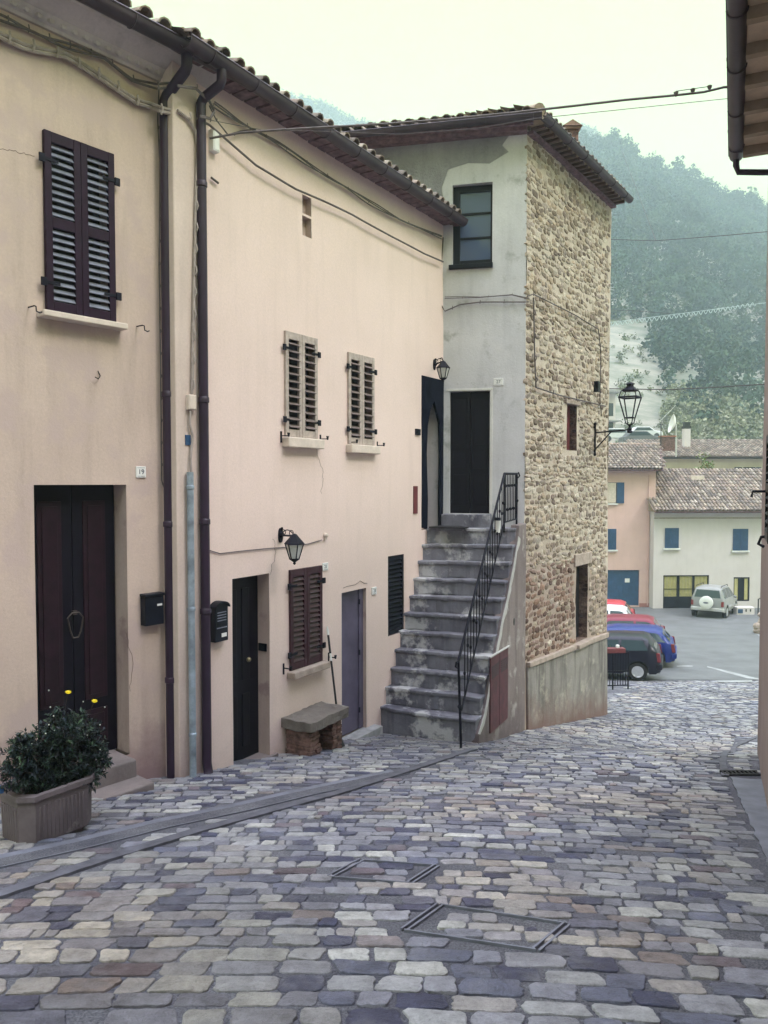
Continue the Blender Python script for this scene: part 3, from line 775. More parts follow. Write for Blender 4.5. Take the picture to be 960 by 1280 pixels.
# brown patched rubble and base render on the flank
def flank_slab(pxs, o0, o1, name, m, warp=.0, bev=.006):
    mb = MB(); mb.prism([FT2.pt(x, y, 0) for x, y in pxs], -o1, -o0, 'y'); return mb.build(name, MT[m], tower, fr=FT2, warp=warp, bevel=bev)
flank_slab([(657.5, 834), (690, 822), (718, 811), (756.5, 797), (757, 925), (657.5, 945)], -.01, .045, 'base_render', 'base_render', bev=.012)
flank_slab([(657.5, 828), (757, 790), (757, 796), (657.5, 834)], -.01, .075, 'stone_ledge', 'sill_stone', bev=.01, warp=.008)
# narrow bricked slot, shuttered window, lintels, sill
s = MB(); s.box(sw[0] - .01, sw[1] + .01, .13, .15, sw[2] - .01, sw[3] + .01); s.build('bricked_slot', MT['flag_red'], tower, fr=FT2)
s = MB(); s.box(sw[0] - .12, sw[1] + .10, -.04, .05, sw[3] + .005, sw[3] + .07); s.build('slot_lintel', MT['sill_stone'], tower, fr=FT2, bevel=.01, warp=.008)
wn = MB(); wn.box(swin[0], swin[1], .17, .19, swin[2], swin[3]); wn2 = wn.build('window', MT['plastic'], tower, fr=FT2)
s = MB(); s.box(swin[0] + .03, swin[0] + .24, .10, .14, swin[2] + .02, swin[3] - .02); s.build('shutter', MT['shutter_red'], tower, fr=FT2)
s = MB(); s.box(swin[0] - .12, swin[1] + .13, -.035, .12, swin[3] + .003, swin[3] + .22); s.build('window_lintel', MT['sill_stone'], tower, fr=FT2, bevel=.012, warp=.01)
s = MB(); s.box(swin[0] - .14, swin[1] + .05, -.13, .15, swin[2] - .08, swin[2] - .004); s.build('window_sill', MT['sill_stone'], tower, fr=FT2, bevel=.012, warp=.01)
# front window: dark frame, two bars and panes whose blue stands in for reflected sky
wf = MB(); yy = .09
a, b, c_, d_ = tw
wf.box(a, a + .11, yy, yy + .05, c_, d_); wf.box(b - .035, b, yy, yy + .05, c_, d_); wf.box(a + .11, b - .035, yy, yy + .05, c_, c_ + .11); wf.box(a + .11, b - .035, yy, yy + .05, d_ - .1, d_)
for q in (.34, .64): wf.box(a + .11, b - .035, yy + .006, yy + .045, c_ + (d_ - c_) * (1 - q) - .016, c_ + (d_ - c_) * (1 - q) + .016)
wfr = wf.build('window_frame', MT['black_box'], tower, bevel=.004)
gl = MB(); gl.box(a + .1, b - .03, yy + .026, yy + .032, c_ + .1, d_ - .09); gl.build('pane', MT['glass_sky_tint'], wfr)
s = MB(); s.box(a - .05, b + .01, -.06, .1, c_ - .05, c_ + .02); s.build('window_sill', MT['black_box'], tower, bevel=.006, warp=.006)
# front door
dr = MB(); a, b, c_, d_ = td; m_ = (a + b) / 2
dr.box(a, m_ - .002, .10, .14, c_, d_); dr.box(m_ + .002, b, .10, .14, c_, d_); tdoor = dr.build('door', MT['door_dark'], tower, bevel=.004)
pn = MB()
for x0, x1 in ((a + .05, m_ - .05), (m_ + .05, b - .05)):
    for z0, z1 in ((c_ + .12, c_ + .62), (c_ + .72, c_ + 1.0), (c_ + 1.1, d_ - .1)): pn.box(x0, x1, .088, .102, z0, z1)
pn.build('door_panel', MT['door_dark'], tdoor, bevel=.006)
s = MB(); s.box(a - .06, b + .045, -.012, .02, d_ + .002, d_ + .04); s.box(b + .002, b + .045, -.0125, .02, c_, d_ + .001); s.build('door_surround', MT['white_edge'], tower, bevel=.005, warp=.006)
# roof: overhanging eaves, rafters, gutters on both sides, hipped tiles
EZ = 7.045
def quad_pt(fr, u, out, z): X, Y, _ = fr.world(u, -out, 0); return (X, Y, z)
ov = .30
cA = FT1.world(-3.7, -ov, 0)
n1 = FT1.world(0, -ov, 0); n2 = FT2.world(0, -ov, 0)
# intersection of the two eave lines
def inter(p, d, q, e):
    t = ((q[0] - p[0]) * e[1] - (q[1] - p[1]) * e[0]) / (d[0] * e[1] - d[1] * e[0]); return (p[0] + d[0] * t, p[1] + d[1] * t)
cC = inter(n1, (FT1.ux, FT1.uy), n2, (FT2.ux, FT2.uy)); cF = FT2.world(uF + .02, -ov, 0)[:2]; cB = (b3[0] + .2, b3[1] + .5); cD = (b4[0] - .4, b4[1] + .3)
apex = ((cA[0] + cF[0]) / 2 - .3, (cA[1] + cF[1]) / 2 + .6, EZ + 1.05)
apex2 = (cA[0] + 1.2, cA[1] + 1.9, EZ + 1.05)
rm = MB(); ring = [cA[:2], cC, cF, cB, cD]
vs = [(x, y, EZ) for x, y in ring] + [(x, y, EZ + .05) for x, y in ring] + [apex, apex2]
fs = [(4, 3, 2, 1, 0)] + [(i, (i + 1) % 5, (i + 1) % 5 + 5, i + 5) for i in range(5)] + [(5, 6, 10, 11), (6, 7, 10), (7, 8, 10), (8, 9, 11, 10), (9, 5, 11)]
rm.add(vs, fs); troof = rm.build('roof', MT['soffit'], tower, fr=WORLD)
rfr = MB(); u = .0
for q in range(22):
    u = .06 + q * (uF - .1) / 21; rfr.box(u - .03, u + .03, -ov + .03, -.05, EZ - .05, EZ - .002)
rfr.build('rafters', MT['rafter'], troof, fr=FT2, warp=.003)
fb_ = MB(); fb_.box(.02, uF, -.10, .03, EZ - .10, EZ - .052); fb_.build('wall_plate', MT['eave_brick'], troof, fr=FT2, warp=.006)
fa = MB(); fa.box(-3.6, -.0, -.16, .02, EZ - .10, EZ - .003); fa.box(-3.6, .1, -ov + .06, -.17, EZ - .05, EZ - .004); fa.build('eave_board', MT['eave_brick'], troof, warp=.006)
g = MB(); gutter(g, -3.7, FT1.local(*cC)[0] + .03, -ov - .05, EZ + .015, .066, .7); g.build('gutter', MT['gutter'], tower, smooth=True)
g = MB(); gutter(g, FT2.local(*cC)[0] - .03, uF + .04, -ov - .05, EZ + .015, .07, .7); g.build('gutter', MT['gutter'], tower, fr=FT2, smooth=True)
t = MB(); mm = len(t.v)
def slope_tiles(p0, p1, top, rows, sp=.2):
    p0, p1, top = Vector(p0), Vector(p1), Vector(top); al = (p1 - p0); L = al.length; al.normalize()
    w = top - p0; upv = (w - al * w.dot(al)); S = upv.length; upv.normalize(); cx = w.dot(al)
    n = int(L / sp)
    for c in range(n):
        x = (c + .5) * sp; lim = S * (x / cx if x < cx else max(0, (L - x) / (L - cx)))
        coppi(t, p0 + al * (c * sp), al, upv, 1, max(1, min(rows, int(lim / .36) + 1)), sp=sp)
zt = EZ + .06
slope_tiles((cA[0], cA[1], zt), (cC[0], cC[1], zt), (apex[0], apex[1], apex[2] + .05), 9)
slope_tiles((cC[0], cC[1], zt), (cF[0], cF[1], zt), (apex[0], apex[1], apex[2] + .05), 9)
hv = Vector(apex) - Vector((cC[0], cC[1], zt))   # ridge caps up the hip
for k in range(9):
    p = Vector((cC[0], cC[1], zt + .05)) + hv.normalized() * (.36 * k + .02); t.cc = (.40, .32, .26)
    t.tube([p, p + hv.normalized() * .40], .1, 10, radii=[.10, .08])
t.cc = None
t.build('roof_tiles', MT['tile'], troof, fr=WORLD, smooth=True)
# chimney: stands on the far slope
cx, cy, _ = at(713, 160, 14.2)
ch = MB(); zc = at(713, 172, 14.2)[2]; ch.box(cx - .12, cx + .12, cy - .12, cy + .12, EZ + .1, zc + .10); cho = ch.build('chimney', MT['brick'], troof, fr=WORLD, bevel=.01)
ch = MB(); ch.cc = (.3, .2, .16)
ch.box(cx - .15, cx + .15, cy - .15, cy + .15, zc + .102, zc + .14)
ch.add([(cx - .18, cy - .18, zc + .14), (cx + .18, cy - .18, zc + .14), (cx + .18, cy + .18, zc + .14), (cx - .18, cy + .18, zc + .14), (cx, cy - .18, zc + .25), (cx, cy + .18, zc + .25)], [(0, 1, 4), (1, 2, 5, 4), (2, 3, 5), (3, 0, 4, 5)])
ch.build('chimney_tiles', MT['tile'], tower, fr=WORLD)

# ================================================================== OUTSIDE STAIRS
stairs = thing('outside_stairs', 'steep worn stone outside stairs climbing to the curtained doorway and dark door', 'stairs', (0, 0, -2.1), FS)
NS = 11; zl = .9
uL0, uL1 = FB.u(476), FB.u(533); uR0, uR1 = FS.u(597), FS.u(646)
Eb = FB.world(uB1 + .02, .05, 0)[:2]; Cb = (CORN[0], CORN[1])
for i in range(NS):
    k = i / (NS - 1)
    Lx = FB.world(uL0 + (uL1 - uL0) * k, .05, 0); Rx = FS.world(uR0 + (uR1 - uR0) * k, .012, 0)
    z1 = -1.55 + (zl + 1.55) * k; z0 = z1 - (zl + 1.55) / (NS - 1) if i else -2.6
    Cx = FS.world(FS.local(*CORN)[0], .012, 0)
    n = 22; front = []
    for q in range(n + 1):
        s_ = q / n; j = random.uniform(-.012, .012) - (.05 * math.sin(PI * s_) if i == 0 else 0)
        front.append((Lx[0] + (Rx[0] - Lx[0]) * s_ + j * .3, Lx[1] + (Rx[1] - Lx[1]) * s_ + j))
    poly = front + [Cx[:2], Eb]
    mb = MB(); mb.prism(poly, z0 - .0, z1 - .045, 'z')
    # nosing slab slightly overhanging the riser
    fr2 = [(x, y - .028 + random.uniform(-.010, .010)) for x, y in front]
    mb.prism(fr2 + [Cx[:2], Eb], z1 - .047, z1 + random.uniform(-.006, .006), 'z')
    mb.build('step', MT['step'], stairs, fr=WORLD, bevel=.010, warp=.014)
# threshold step in front of the tower door
mb = MB(); a_, zt_ = FT1.pt(554, 642); b_ = FT1.u(613); mb.prism([(a_, .02), (a_, -.26), (b_ + .02, -.26), (b_ + .02, .02)], zl - .05, td[2] - .003, 'z')
mb.build('step', MT['step'], stairs, fr=FT1, bevel=.012, warp=.008)
# rendered side wall
sp = [(uR0 + .0, -2.7), (uR0 - .02, -2.2), (uR0 + .0, -1.75)]
for k in range(1, 22):
    q = k / 22; sp.append((uR0 + (uR1 - uR0) * q + .06 + random.uniform(-.02, .02), -1.75 + (zl - .1 + 1.75) * q + random.uniform(-.02, .02)))
uC = FS.local(*CORN)[0]
sp += [(uR1 + .02, zl - .06), (uR1 + .03, zl + .05), (uC - .005, zl + .06), (uC - .005, -2.7)]
mb = MB(); mb.prism(sp, -.035, .10, 'y'); mb.build('side_wall', MT['stair_side'], stairs, bevel=.01)
# pale mortar seam along the stair edge
pts = sp[2:-3]; La = []; Lb = []
for k, (a, b) in enumerate(zip(pts, pts[1:])):
    for q in (0, .5):
        x, z = a[0] + (b[0] - a[0]) * q, a[1] + (b[1] - a[1]) * q; w_ = .045 + .035 * mnoise.noise(Vector((x * 6, z * 6, 1))) + random.uniform(-.012, .012)
        La.append((x - .02, z + .012)); Lb.append((x + w_ + .012, z - w_ * .5))
mb = MB(); n = len(La); v = []
for (x0, z0), (x1, z1) in zip(La, Lb): v += [(x0, -.030, z0), (x0, -.041, z0), (x1, -.041, z1), (x1, -.034, z1)]
mb.add(v, [(4 * i + k, 4 * i + k + 1, 4 * i + k + 5, 4 * i + k + 4) for i in range(n - 1) for k in range(3)]); mb.build('mortar_edge', MT['mortar'], stairs)
# small maroon hatch in the side wall
hz0, hz1 = FS.pt(625, 905, .04)[1], FS.pt(625, 815, .04)[1]; ha, hb = FS.u(613.5, .04), FS.u(635.5, .04)
for a, b in ((ha, (ha + hb) / 2 - .004), ((ha + hb) / 2 + .004, hb)):
    mb = MB(); mb.box(a, b, -.055, -.037, hz0, hz1); hd = mb.build('hatch_door', MT['door_maroon'], stairs, bevel=.003)
    vv = MB()
    for q in range(6): vv.box(a + .05, b - .04, -.059, -.0545, hz1 - .14 - q * .03, hz1 - .128 - q * .03)
    vv.build('vent_slots', MT['plastic'], hd)
mb = MB(); mb.box(ha - .02, hb + .04, -.062, -.03, hz1 + .004, hz1 + .028); mb.build('hatch_lintel', MT['mortar'], stairs, bevel=.008, warp=.012)
mb = MB(); u, z = FS.pt(643, 777, .04); mb.ball((u, -.036, z), .05, 10, (.7, .12, 1.2)); ho = mb.build('drain_hole', MT['plastic'], stairs, smooth=True)

# railing
rail = thing('iron_railing', 'black wrought iron stair railing with curled ends and slim balusters', 'railing', (0, 0, -1.9), WORLD)
g0 = gp(577, 937); t0 = Vector(g0)
Pb = Vector((g0[0], g0[1] + .05, g0[2])); top_b = Vector(at(573, 826, g0[1] + .05))
ul = FS.u(632, -.1); Pt = Vector(FS.world(ul, .12, zl)); top_t = Vector((Pt.x, Pt.y, at(632, 592, Pt.y)[2]))
Pe = Vector(FS.world(FS.u(650, -.0), .05, zl + .06)); top_e = Vector((Pe.x, Pe.y, top_t.z))
mb = MB(); mb.tube([top_b, top_t], .018, 8); mb.tube([top_t, top_e], .018, 8)
mb.tube([top_b + Vector((0, 0, -.0)), top_b + Vector((-.03, -.05, -.01)), top_b + Vector((-.04, -.06, -.06)), top_b + Vector((-.015, -.03, -.08))], .013, 8)
mb.tube([top_e, top_e + Vector((.03, .03, .02)), top_e + Vector((.05, .04, -.03)), top_e + Vector((.02, .02, -.06))], .012, 8)
mb.build('handrail', MT['dark_iron'], rail, smooth=True)
bb, bt = Vector((top_b.x, top_b.y, top_b.z - .80)), Vector((Pt.x, Pt.y, zl + .10))
mb = MB(); mb.tube([bb + (bt - bb) * .06, bt], .012, 6); mb.tube([bt, Vector((Pe.x, Pe.y, zl + .14))], .012, 6); mb.build('bottom_rail', MT['dark_iron'], rail)
for k, (a, b) in enumerate(((Pb - Vector((0, 0, .05)), top_b), (Pt - Vector((0, 0, .05)), top_t), (Pe - Vector((0, 0, .05)), top_e))):
    mb = MB(); mb.tube([a, b], .016, 8); mb.ball(a + (b - a) * .5, .03, 8); mb.build('post', MT['dark_iron'], rail, smooth=True)
NB = 17
for k in range(1, NB):
    q = k / NB; a = bb + (bt - bb) * q; b = top_b + (top_t - top_b) * q
    if q < .08: continue
    mb = MB(); mb.tube([a, b], .0075, 6); c0 = a + (b - a) * (.62 if k % 2 else .38); mb.ball(c0, .018, 6, (1, 1, 1.6)); mb.build('baluster', MT['dark_iron'], rail, smooth=True)
for k in range(1, 8):
    q = k / 8; a = bt + (Vector((Pe.x, Pe.y, zl + .14)) - bt) * q; b = top_t + (top_e - top_t) * q
    mb = MB(); mb.tube([a, b], .0075, 6); c0 = a + (b - a) * (.75 if k % 2 else .25); mb.ball(c0, .018, 6, (1, 1, 1.6)); mb.build('baluster', MT['dark_iron'], rail, smooth=True)
# white cup tied to the railing, red box behind it
mb = MB(); p = Vector(at(622, 658, top_t.y - .35)); mb.lathe(p, [(.035, -.09), (.045, .08), (.047, .085)], 12)
mb.v = list(mb.v); cup = one(mb, 'tin_can', MT['white'], 'white tin can hanging on the stair railing', 'can', smooth=True)
mb = MB(); mb.lathe(p, [(.049, .086), (.05, .1), (.049, .13)], 12); o_ = mb.build('band', MT['black_box'], None)
o_.parent = cup; o_.matrix_parent_inverse = Matrix.Translation(-Vector(cup.location))
# door mat
mb = MB(); a = Vector(FB.world(FB.u(536), -.06, zl)); u0_, u1_ = FB.u(531), FB.u(557)
mb.prism([FB.world(u0_ + .02, -.06, 0)[:2], FB.world(u0_ + .05, -.66, 0)[:2], FB.world(u1_ - .42, -.62, 0)[:2], FB.world(u1_ - .12, -.05, 0)[:2]], zl + .004, zl + .022, 'z')
one(mb, 'door_mat', MT['plastic'], 'flat black door mat at the curtained doorway', 'mat')

# ================================================================== RIGHT HOUSE (beside the camera)
houseR = thing('right_house', 'brown rendered house edge at the right with deep boarded eaves and dark gutter overhead', 'house', (0, 0, -1.9), FR)
wr = MB(); wall_sheet(wr, 0, 15, -2.2, 5.45, [], step=.5, amp=.008, seed=41); wr.build('wall', MT['right_wall'], houseR, smooth=True)
wr = MB(); shell(wr, 0, 15, 0, 6, -2.2, 5.45); wr.build('side_wall', MT['right_wall'], houseR)
ez = 5.36
sf = MB(); sf.box(-.02, 15, -.27, .6, ez, ez + .03); sf.build('soffit', MT['soffit_pale'], houseR)
rf = MB(); rf.prism([(-.30, ez + .032), (3, ez + 1.2), (6.5, ez + .032)], -.05, 15, 'x'); rfo = rf.build('roof', MT['soffit'], houseR)
rr = MB(); u = .12
while u < 15: rr.box(u, u + .085, -.265, .55, ez - .10, ez - .002); u += .55
rr.build('rafters', MT['soffit'], rfo, warp=.004)
g = MB(); gutter(g, -.03, 15, -.335, ez - .0, .075, .9); g.build('gutter', MT['gutter'], houseR, smooth=True)
mb = MB(); mb.tube([(.03, -.335, ez - .05), (.03, -.335, ez - .13), (.0, -.31, ez - .2), (-.05, -.1, ez - .22), (-.10, .5, ez - .30), (-.1, 1.2, ez - .36)], .035, 12); mb.build('downpipe', MT['pipe'], houseR, smooth=True)
t = MB(); coppi(t, (-.05, -.37, ez + .075), (1, 0, 0), (0, math.cos(.36), math.sin(.36)), 75, 3); t.build('roof_tiles', MT['tile'], rfo, smooth=True)
ua = FR.u(956, .06); zt_, zb_ = FR.pt(957, 545, .06)[1], FR.pt(957, 678, .06)[1]
louvre_leaf(houseR, ua, ua + .62, zb_, zt_, -.055, MT['black_box'], MT['black_box'], 2, .06, .045, .05)
mb = MB(); u, z = FR.pt(953, 617, .12); mb.tube([(ua - .03, .02, z), (ua - .03, -.15, z), (ua - .03, -.16, z - .05)], .012, 6); mb.build('shutter_hook', MT['dark_iron'], houseR)
mb = MB(); z = FR.pt(955, 690, .1)[1]; mb.tube([(ua, .0, z + .03), (ua, -.08, z + .02), (ua, -.10, z - .04), (ua + .03, -.06, z - .06)], .014, 6); mb.build('shutter_hook', MT['dark_iron'], houseR)

# ================================================================== WALL LANTERNS
def wall_lantern(fr, px, py, lpx, lpy_top, lpy_bot, label, out=.30):
    """iron back plate with a scrolled arm and a four sided glass lantern hanging from it"""
    u, z = fr.pt(px, py); th_ = thing('wall_lantern', label, 'lantern', (u, 0, z), fr, 'wall lanterns on the pink house')
    o = fr.pt(lpx, (lpy_top + lpy_bot) / 2, out)
    zt_, zb_ = fr.pt(lpx, lpy_top, out)[1], fr.pt(lpx, lpy_bot, out)[1]; lu = o[0]
    H = zt_ - zb_
    mb = MB(); mb.prism([(u + .035 * math.cos(a), z - .01 + .085 * math.sin(a)) for a in [2 * PI * i / 16 for i in range(16)]], -.02, .003, 'y'); mb.ball((u, -.03, z + .07), .016, 6); mb.ball((u, -.02, z), .035, 8)
    mb.build('back_plate', MT['dark_iron'], th_, smooth=True)
    mb = MB(); mb.tube([(u, -.02, z - .01), (lu, -out, z + .0)], .011, 8)
    sc = [(0.0 + .22 * t, .01 + .05 * math.sin(t * PI)) for t in [i / 8 for i in range(9)]]
    mb.tube([(u + (lu - u) * (x / .22), -.02 - (out - .02) * (x / .22), z + zz) for x, zz in sc], .006, 6)
    for cc, rr, sg in ((.78, .03, 1), (.2, .028, -1)):
        mb.tube([(u + (lu - u) * cc + 0, -.02 - (out - .02) * (cc + rr * math.cos(a) * sg / .3), z + .03 + rr * math.sin(a)) for a in [i * .55 for i in range(10)]], .005, 5)
    mb.tube([(lu, -out, z + .005), (lu, -out, zt_ - .01)], .010, 6)
    mb.build('arm', MT['dark_iron'], th_, smooth=True)
    c = (lu, -out, 0); w = H * .30
    mb = MB(); mb.lathe(c, [(.012, zt_), (.03, zt_ - H * .03), (w * .55, zt_ - H * .13), (w * 1.05, zt_ - H * .30), (w * 1.12, zt_ - H * .33), (w * .98, zt_ - H * .345)], 6); mb.build('lantern_roof', MT['dark_iron'], th_)
    mb = MB(); mb.lathe(c, [(w * .93, zt_ - H * .35), (w * .48, zt_ - H * .80)], 6); mb.build('lantern_glass', MT['glass_lamp'], th_)
    mb = MB()
    for k in range(6):
        a = k * PI / 3; mb.tube([(lu + w * .97 * math.cos(a), -out + w * .97 * math.sin(a), zt_ - H * .345), (lu + w * .5 * math.cos(a), -out + w * .5 * math.sin(a), zt_ - H * .81)], .0075, 5)
    mb.lathe(c, [(w * .55, zt_ - H * .79), (w * .58, zt_ - H * .82), (w * .3, zt_ - H * .88), (.012, zt_ - H * .92), (.018, zt_ - H * .96), (.004, zt_ - H)], 12)
    mb.build('lantern_frame', MT['dark_iron'], th_)
wall_lantern(FB, 350, 668, 368, 667, 706, 'black scrolled wall lantern over the maroon ground floor shutters')
wall_lantern(FB, 542.5, 455, 554, 451, 478, 'small black wall lantern over the curtained doorway at the stair head', .26)
# lantern cable and its junction fitting
mb = MB(); mb.tube([FB.P(x, y, .012) for x, y in ((262, 688), (275, 692), (300, 689), (330, 686), (357, 684), (385, 680), (402, 675))], .006, 6)
one(mb, 'lantern_cable', MT['cable'], 'thin brown cable running along the pink wall to the lower lantern', 'cable', fr=FB)
mb = MB(); u, z = FB.pt(405.5, 669); mb.lathe((u, -.0, z), [(.03, -.003), (.032, -.02), (.02, -.05), (.008, -.055)], 12, 'y'); mb.box(u - .02, u + .02, -.03, .0, z - .06, z + .01)
one(mb, 'cable_fitting', MT['sill'], 'small round cream fitting at the end of the lantern cable', 'fitting', fr=FB)

# street lantern on the far end of the stone flank
u, z = FT2.pt(742, 541); lan = thing('street_lantern', 'black street lantern on an iron bracket at the far corner of the stone wall', 'street lamp', (u, 0, z), FT2)
out = .82; lu = FT2.pt(787, 541, out)[0]
mb = MB(); zt_, zb_ = FT2.pt(742, 530)[1], FT2.pt(742, 568)[1]
mb.tube([(u, -.03, zb_), (u, -.03, zt_)], .018, 8); mb.ball((u, -.03, zt_), .03, 8); mb.ball((u, -.03, zb_), .03, 8)
mb.tube([(u, -.03, z), (lu, -out, z)], .014, 8); mb.tube([(u, -.03, z - .32), (u + (lu - u) * .5, -out * .5, z - .01)], .012, 8)
mb.tube([(u, .01, zt_ - .06), (u, -.03, zt_ - .06)], .02, 8); mb.tube([(u, .01, zb_ + .06), (u, -.03, zb_ + .06)], .02, 8)
mb.build('bracket', MT['dark_iron'], lan, smooth=True)
LB = FT2.pt(786, 541, out)[1]; LT = FT2.pt(786, 477, out)[1]; H = LT - LB; w = .215
c = (lu, -out, 0); mb = MB()
mb.lathe(c, [(.035, LB), (.055, LB + .02), (.03, LB + .05), (.045, LB + .07), (.022, LB + .10), (.022, LB + H * .17)], 12)
zA, zB = LB + H * .30, LB + H * .70
for k in range(4):
    a = k * PI / 2 + PI / 4; ca, sa = math.cos(a), math.sin(a)
    mb.tube([(lu + .10 * ca, -out + .10 * sa, zA), (lu + w * ca, -out + w * sa, zB)], .012, 6)
    mb.tube([(lu + .02 * ca, -out + .02 * sa, LB + H * .15), (lu + .08 * ca, -out + .08 * sa, LB + H * .2), (lu + .10 * ca, -out + .10 * sa, zA)], .009, 6)
    a2 = a + PI / 2
    mb.tube([(lu + .10 * ca, -out + .10 * sa, zA), (lu + .10 * math.cos(a2), -out + .10 * math.sin(a2), zA)], .010, 6)
    mb.tube([(lu + w * ca, -out + w * sa, zB), (lu + w * math.cos(a2), -out + w * math.sin(a2), zB)], .016, 6)
    mb.tube([(lu + w * ca, -out + w * sa, zB), (lu + w * .8 * ca, -out + w * .8 * sa, zB + H * .12), (lu + .10 * ca, -out + .10 * sa, zB + H * .17)], .009, 6)
mb.build('lantern_frame', MT['dark_iron'], lan)
mb = MB(); mb.lathe(c, [(.13, zB + H * .12), (.14, zB + H * .135), (.075, zB + H * .20), (.06, zB + H * .22), (.06, zB + H * .25), (.085, zB + H * .26), (.07, zB + H * .275), (.02, LT)], 12); mb.build('lantern_roof', MT['dark_iron'], lan, smooth=True)

# ================================================================== MAILBOXES, PLATES, BOXES
r_ = FA.rect(180, 742, 203, 741, 783, 779, .06)
mbx = thing('mailbox', 'flat black letterbox hung crooked beside the dark downpipe of the beige house', 'letterbox', (r_[0], 0, r_[2]), FA, 'letterboxes')
a, b, c_, d_ = r_
mb = MB(); mb.box(a, b, -.085, .006, c_, d_ - .03); mb.build('body', MT['black_box'], mbx, bevel=.006)
mb = MB(); mb.box(a - .008, b + .008, -.10, .004, d_ - .028, d_); mb.build('lid', MT['black_box'], mbx, bevel=.006)
mb = MB(); mb.box(b - .075, b - .02, -.0885, -.084, d_ - .125, d_ - .105); mb.build('name_label', MT['white'], mbx)
r_ = FB.rect(267, 752, 283, 753, 804, 799, .05); a, b, c_, d_ = r_
mbx = thing('mailbox', 'arched dark green ornate letterbox right of the second downpipe on the pink house', 'letterbox', (a, 0, c_), FB, 'letterboxes')
mb = MB(); m_ = (a + b) / 2; w = (b - a) / 2
mb.prism([(a, c_), (b, c_)] + [(m_ + w * math.cos(t_), d_ - w * .6 + w * .6 * math.sin(t_)) for t_ in [PI * i / 10 for i in range(11)]], -.075, .006, 'y'); mb.build('body', MT['black_box'], mbx, bevel=.006)
mb = MB(); mb.prism([(m_ + w * 1.12 * math.cos(t_), d_ - w * .6 + w * .72 * math.sin(t_)) for t_ in [PI * i / 10 for i in range(11)]] + [(m_ + w * .98 * math.cos(t_), d_ - w * .6 + w * .58 * math.sin(t_)) for t_ in [PI * i / 10 for i in range(10, -1, -1)]], -.10, .004, 'y'); mb.build('lid', MT['black_box'], mbx)
mb = MB()
for q in range(4): mb.box(a + .03, b - .03, -.0785, -.0745, d_ - .11 - q * .028, d_ - .10 - q * .028)
mb.box(a + .02, b - .02, -.079, -.0745, c_ + .14, c_ + .15); mb.build('relief', MT['slat_skylit'], mbx)
mb = MB(); mb.box(m_ - .005, b - .025, -.078, -.0745, c_ + .045, c_ + .085); mb.build('name_label', MT['white'], mbx)

MT['ink'] = M('blue_grey_ink', (.10, .12, .16), .6, .1, 10, 0)
def plate(fr, x0, x1, yt, yb, txt, label):
    a, b, c_, d_ = fr.rect(x0, yt, x1, yt, yb, yb); t_ = thing('house_number_plate', label, 'number plate', (a, 0, c_), fr, 'house number plates')
    mb = MB(); mb.box(a, b, -.014, .006, c_, d_); mb.build('tile', MT['white'], t_, bevel=.003)
    if txt: text(txt, (d_ - c_) * .62, MT['ink'], t_, (a + b) / 2, -.0155, (c_ + d_) / 2, name='number')
    mb = MB(); e = .012
    for zz in (c_ + e, d_ - e - .003): mb.box(a + e, b - e, -.0155, -.0135, zz, zz + .003)
    mb.build('border', MT['ink'], t_)
plate(FA, 169.5, 181.5, 583, 597, '19', 'white tile number 19 right of the navy door of the beige house')
plate(FB, 402.5, 409.5, 703.5, 713, '21', 'small white number tile at the top right of the maroon shutters')
plate(FB, 464.5, 470, 734, 743, '23', 'small white number tile at the top right of the lavender door')
plate(FT1, 617, 629, 473, 482, '27', 'white number tile above right of the dark tower door')
mb = MB(); r_ = FB.rect(519, 536, 524.5, 536.5, 544, 543.5); mb.box(r_[0], r_[1], -.02, .004, r_[2], r_[3]); mb.box(r_[0] + .02, r_[0] + .035, -.026, -.018, r_[2] + .03, r_[2] + .05)
one(mb, 'doorbell', MT['black_box'], 'small black doorbell left of the curtained doorway', 'doorbell', fr=FB)
r_ = FB.rect(264, 160, 272, 166, 192, 188, .04); bx = thing('junction_box', 'small pale junction box under the eaves beside the second downpipe', 'junction box', (r_[0], 0, r_[2]), FB)
mb = MB(); mb.box(r_[0], r_[1], -.07, .006, r_[2], r_[3]); mb.build('body', MT['white'], bx, bevel=.006)
mb = MB(); mb.box(r_[0] + .012, r_[1] - .012, -.0745, -.069, r_[2] + .012, r_[3] - .012); mb.build('lid', MT['white'], bx, bevel=.003)
mb = MB(); mb.tube([FB.P(x, y, .03) for x, y in ((264, 222), (268, 225), (273, 229))], .012, 6); one(mb, 'pipe_stub', MT['cable'], 'short pipe stub poking from the pink wall below the junction box', 'pipe', fr=FB)
bx = thing('junction_box', 'cream junction box on the cable down the cream pilaster', 'junction box', (*FB.pt(239, 512, .05)[:1], 0, FB.pt(239, 512, .05)[1]), FB)
u0_, z0_ = FB.pt(234.5, 512, .05); u1_, z1_ = FB.pt(244, 494, .05)
mb = MB(); mb.box(u0_, u1_, -.07, -.02, z0_, z1_); mb.build('body', MT['sill'], bx, bevel=.008)
mb = MB(); mb.box(u0_ + .01, u1_ - .01, -.076, -.068, z0_ + .01, z1_ - .01); mb.build('lid', MT['sill'], bx, bevel=.003)
mb = MB(); a = FB.pt(232, 556, .03); b = FB.pt(238, 544, .03); mb.box(a[0], b[0], -.035, -.018, a[1], b[1]); one(mb, 'meter_tag', MT['blue_paint'], 'tiny blue tag on the cream pilaster above the zinc pipe', 'tag', fr=FB)

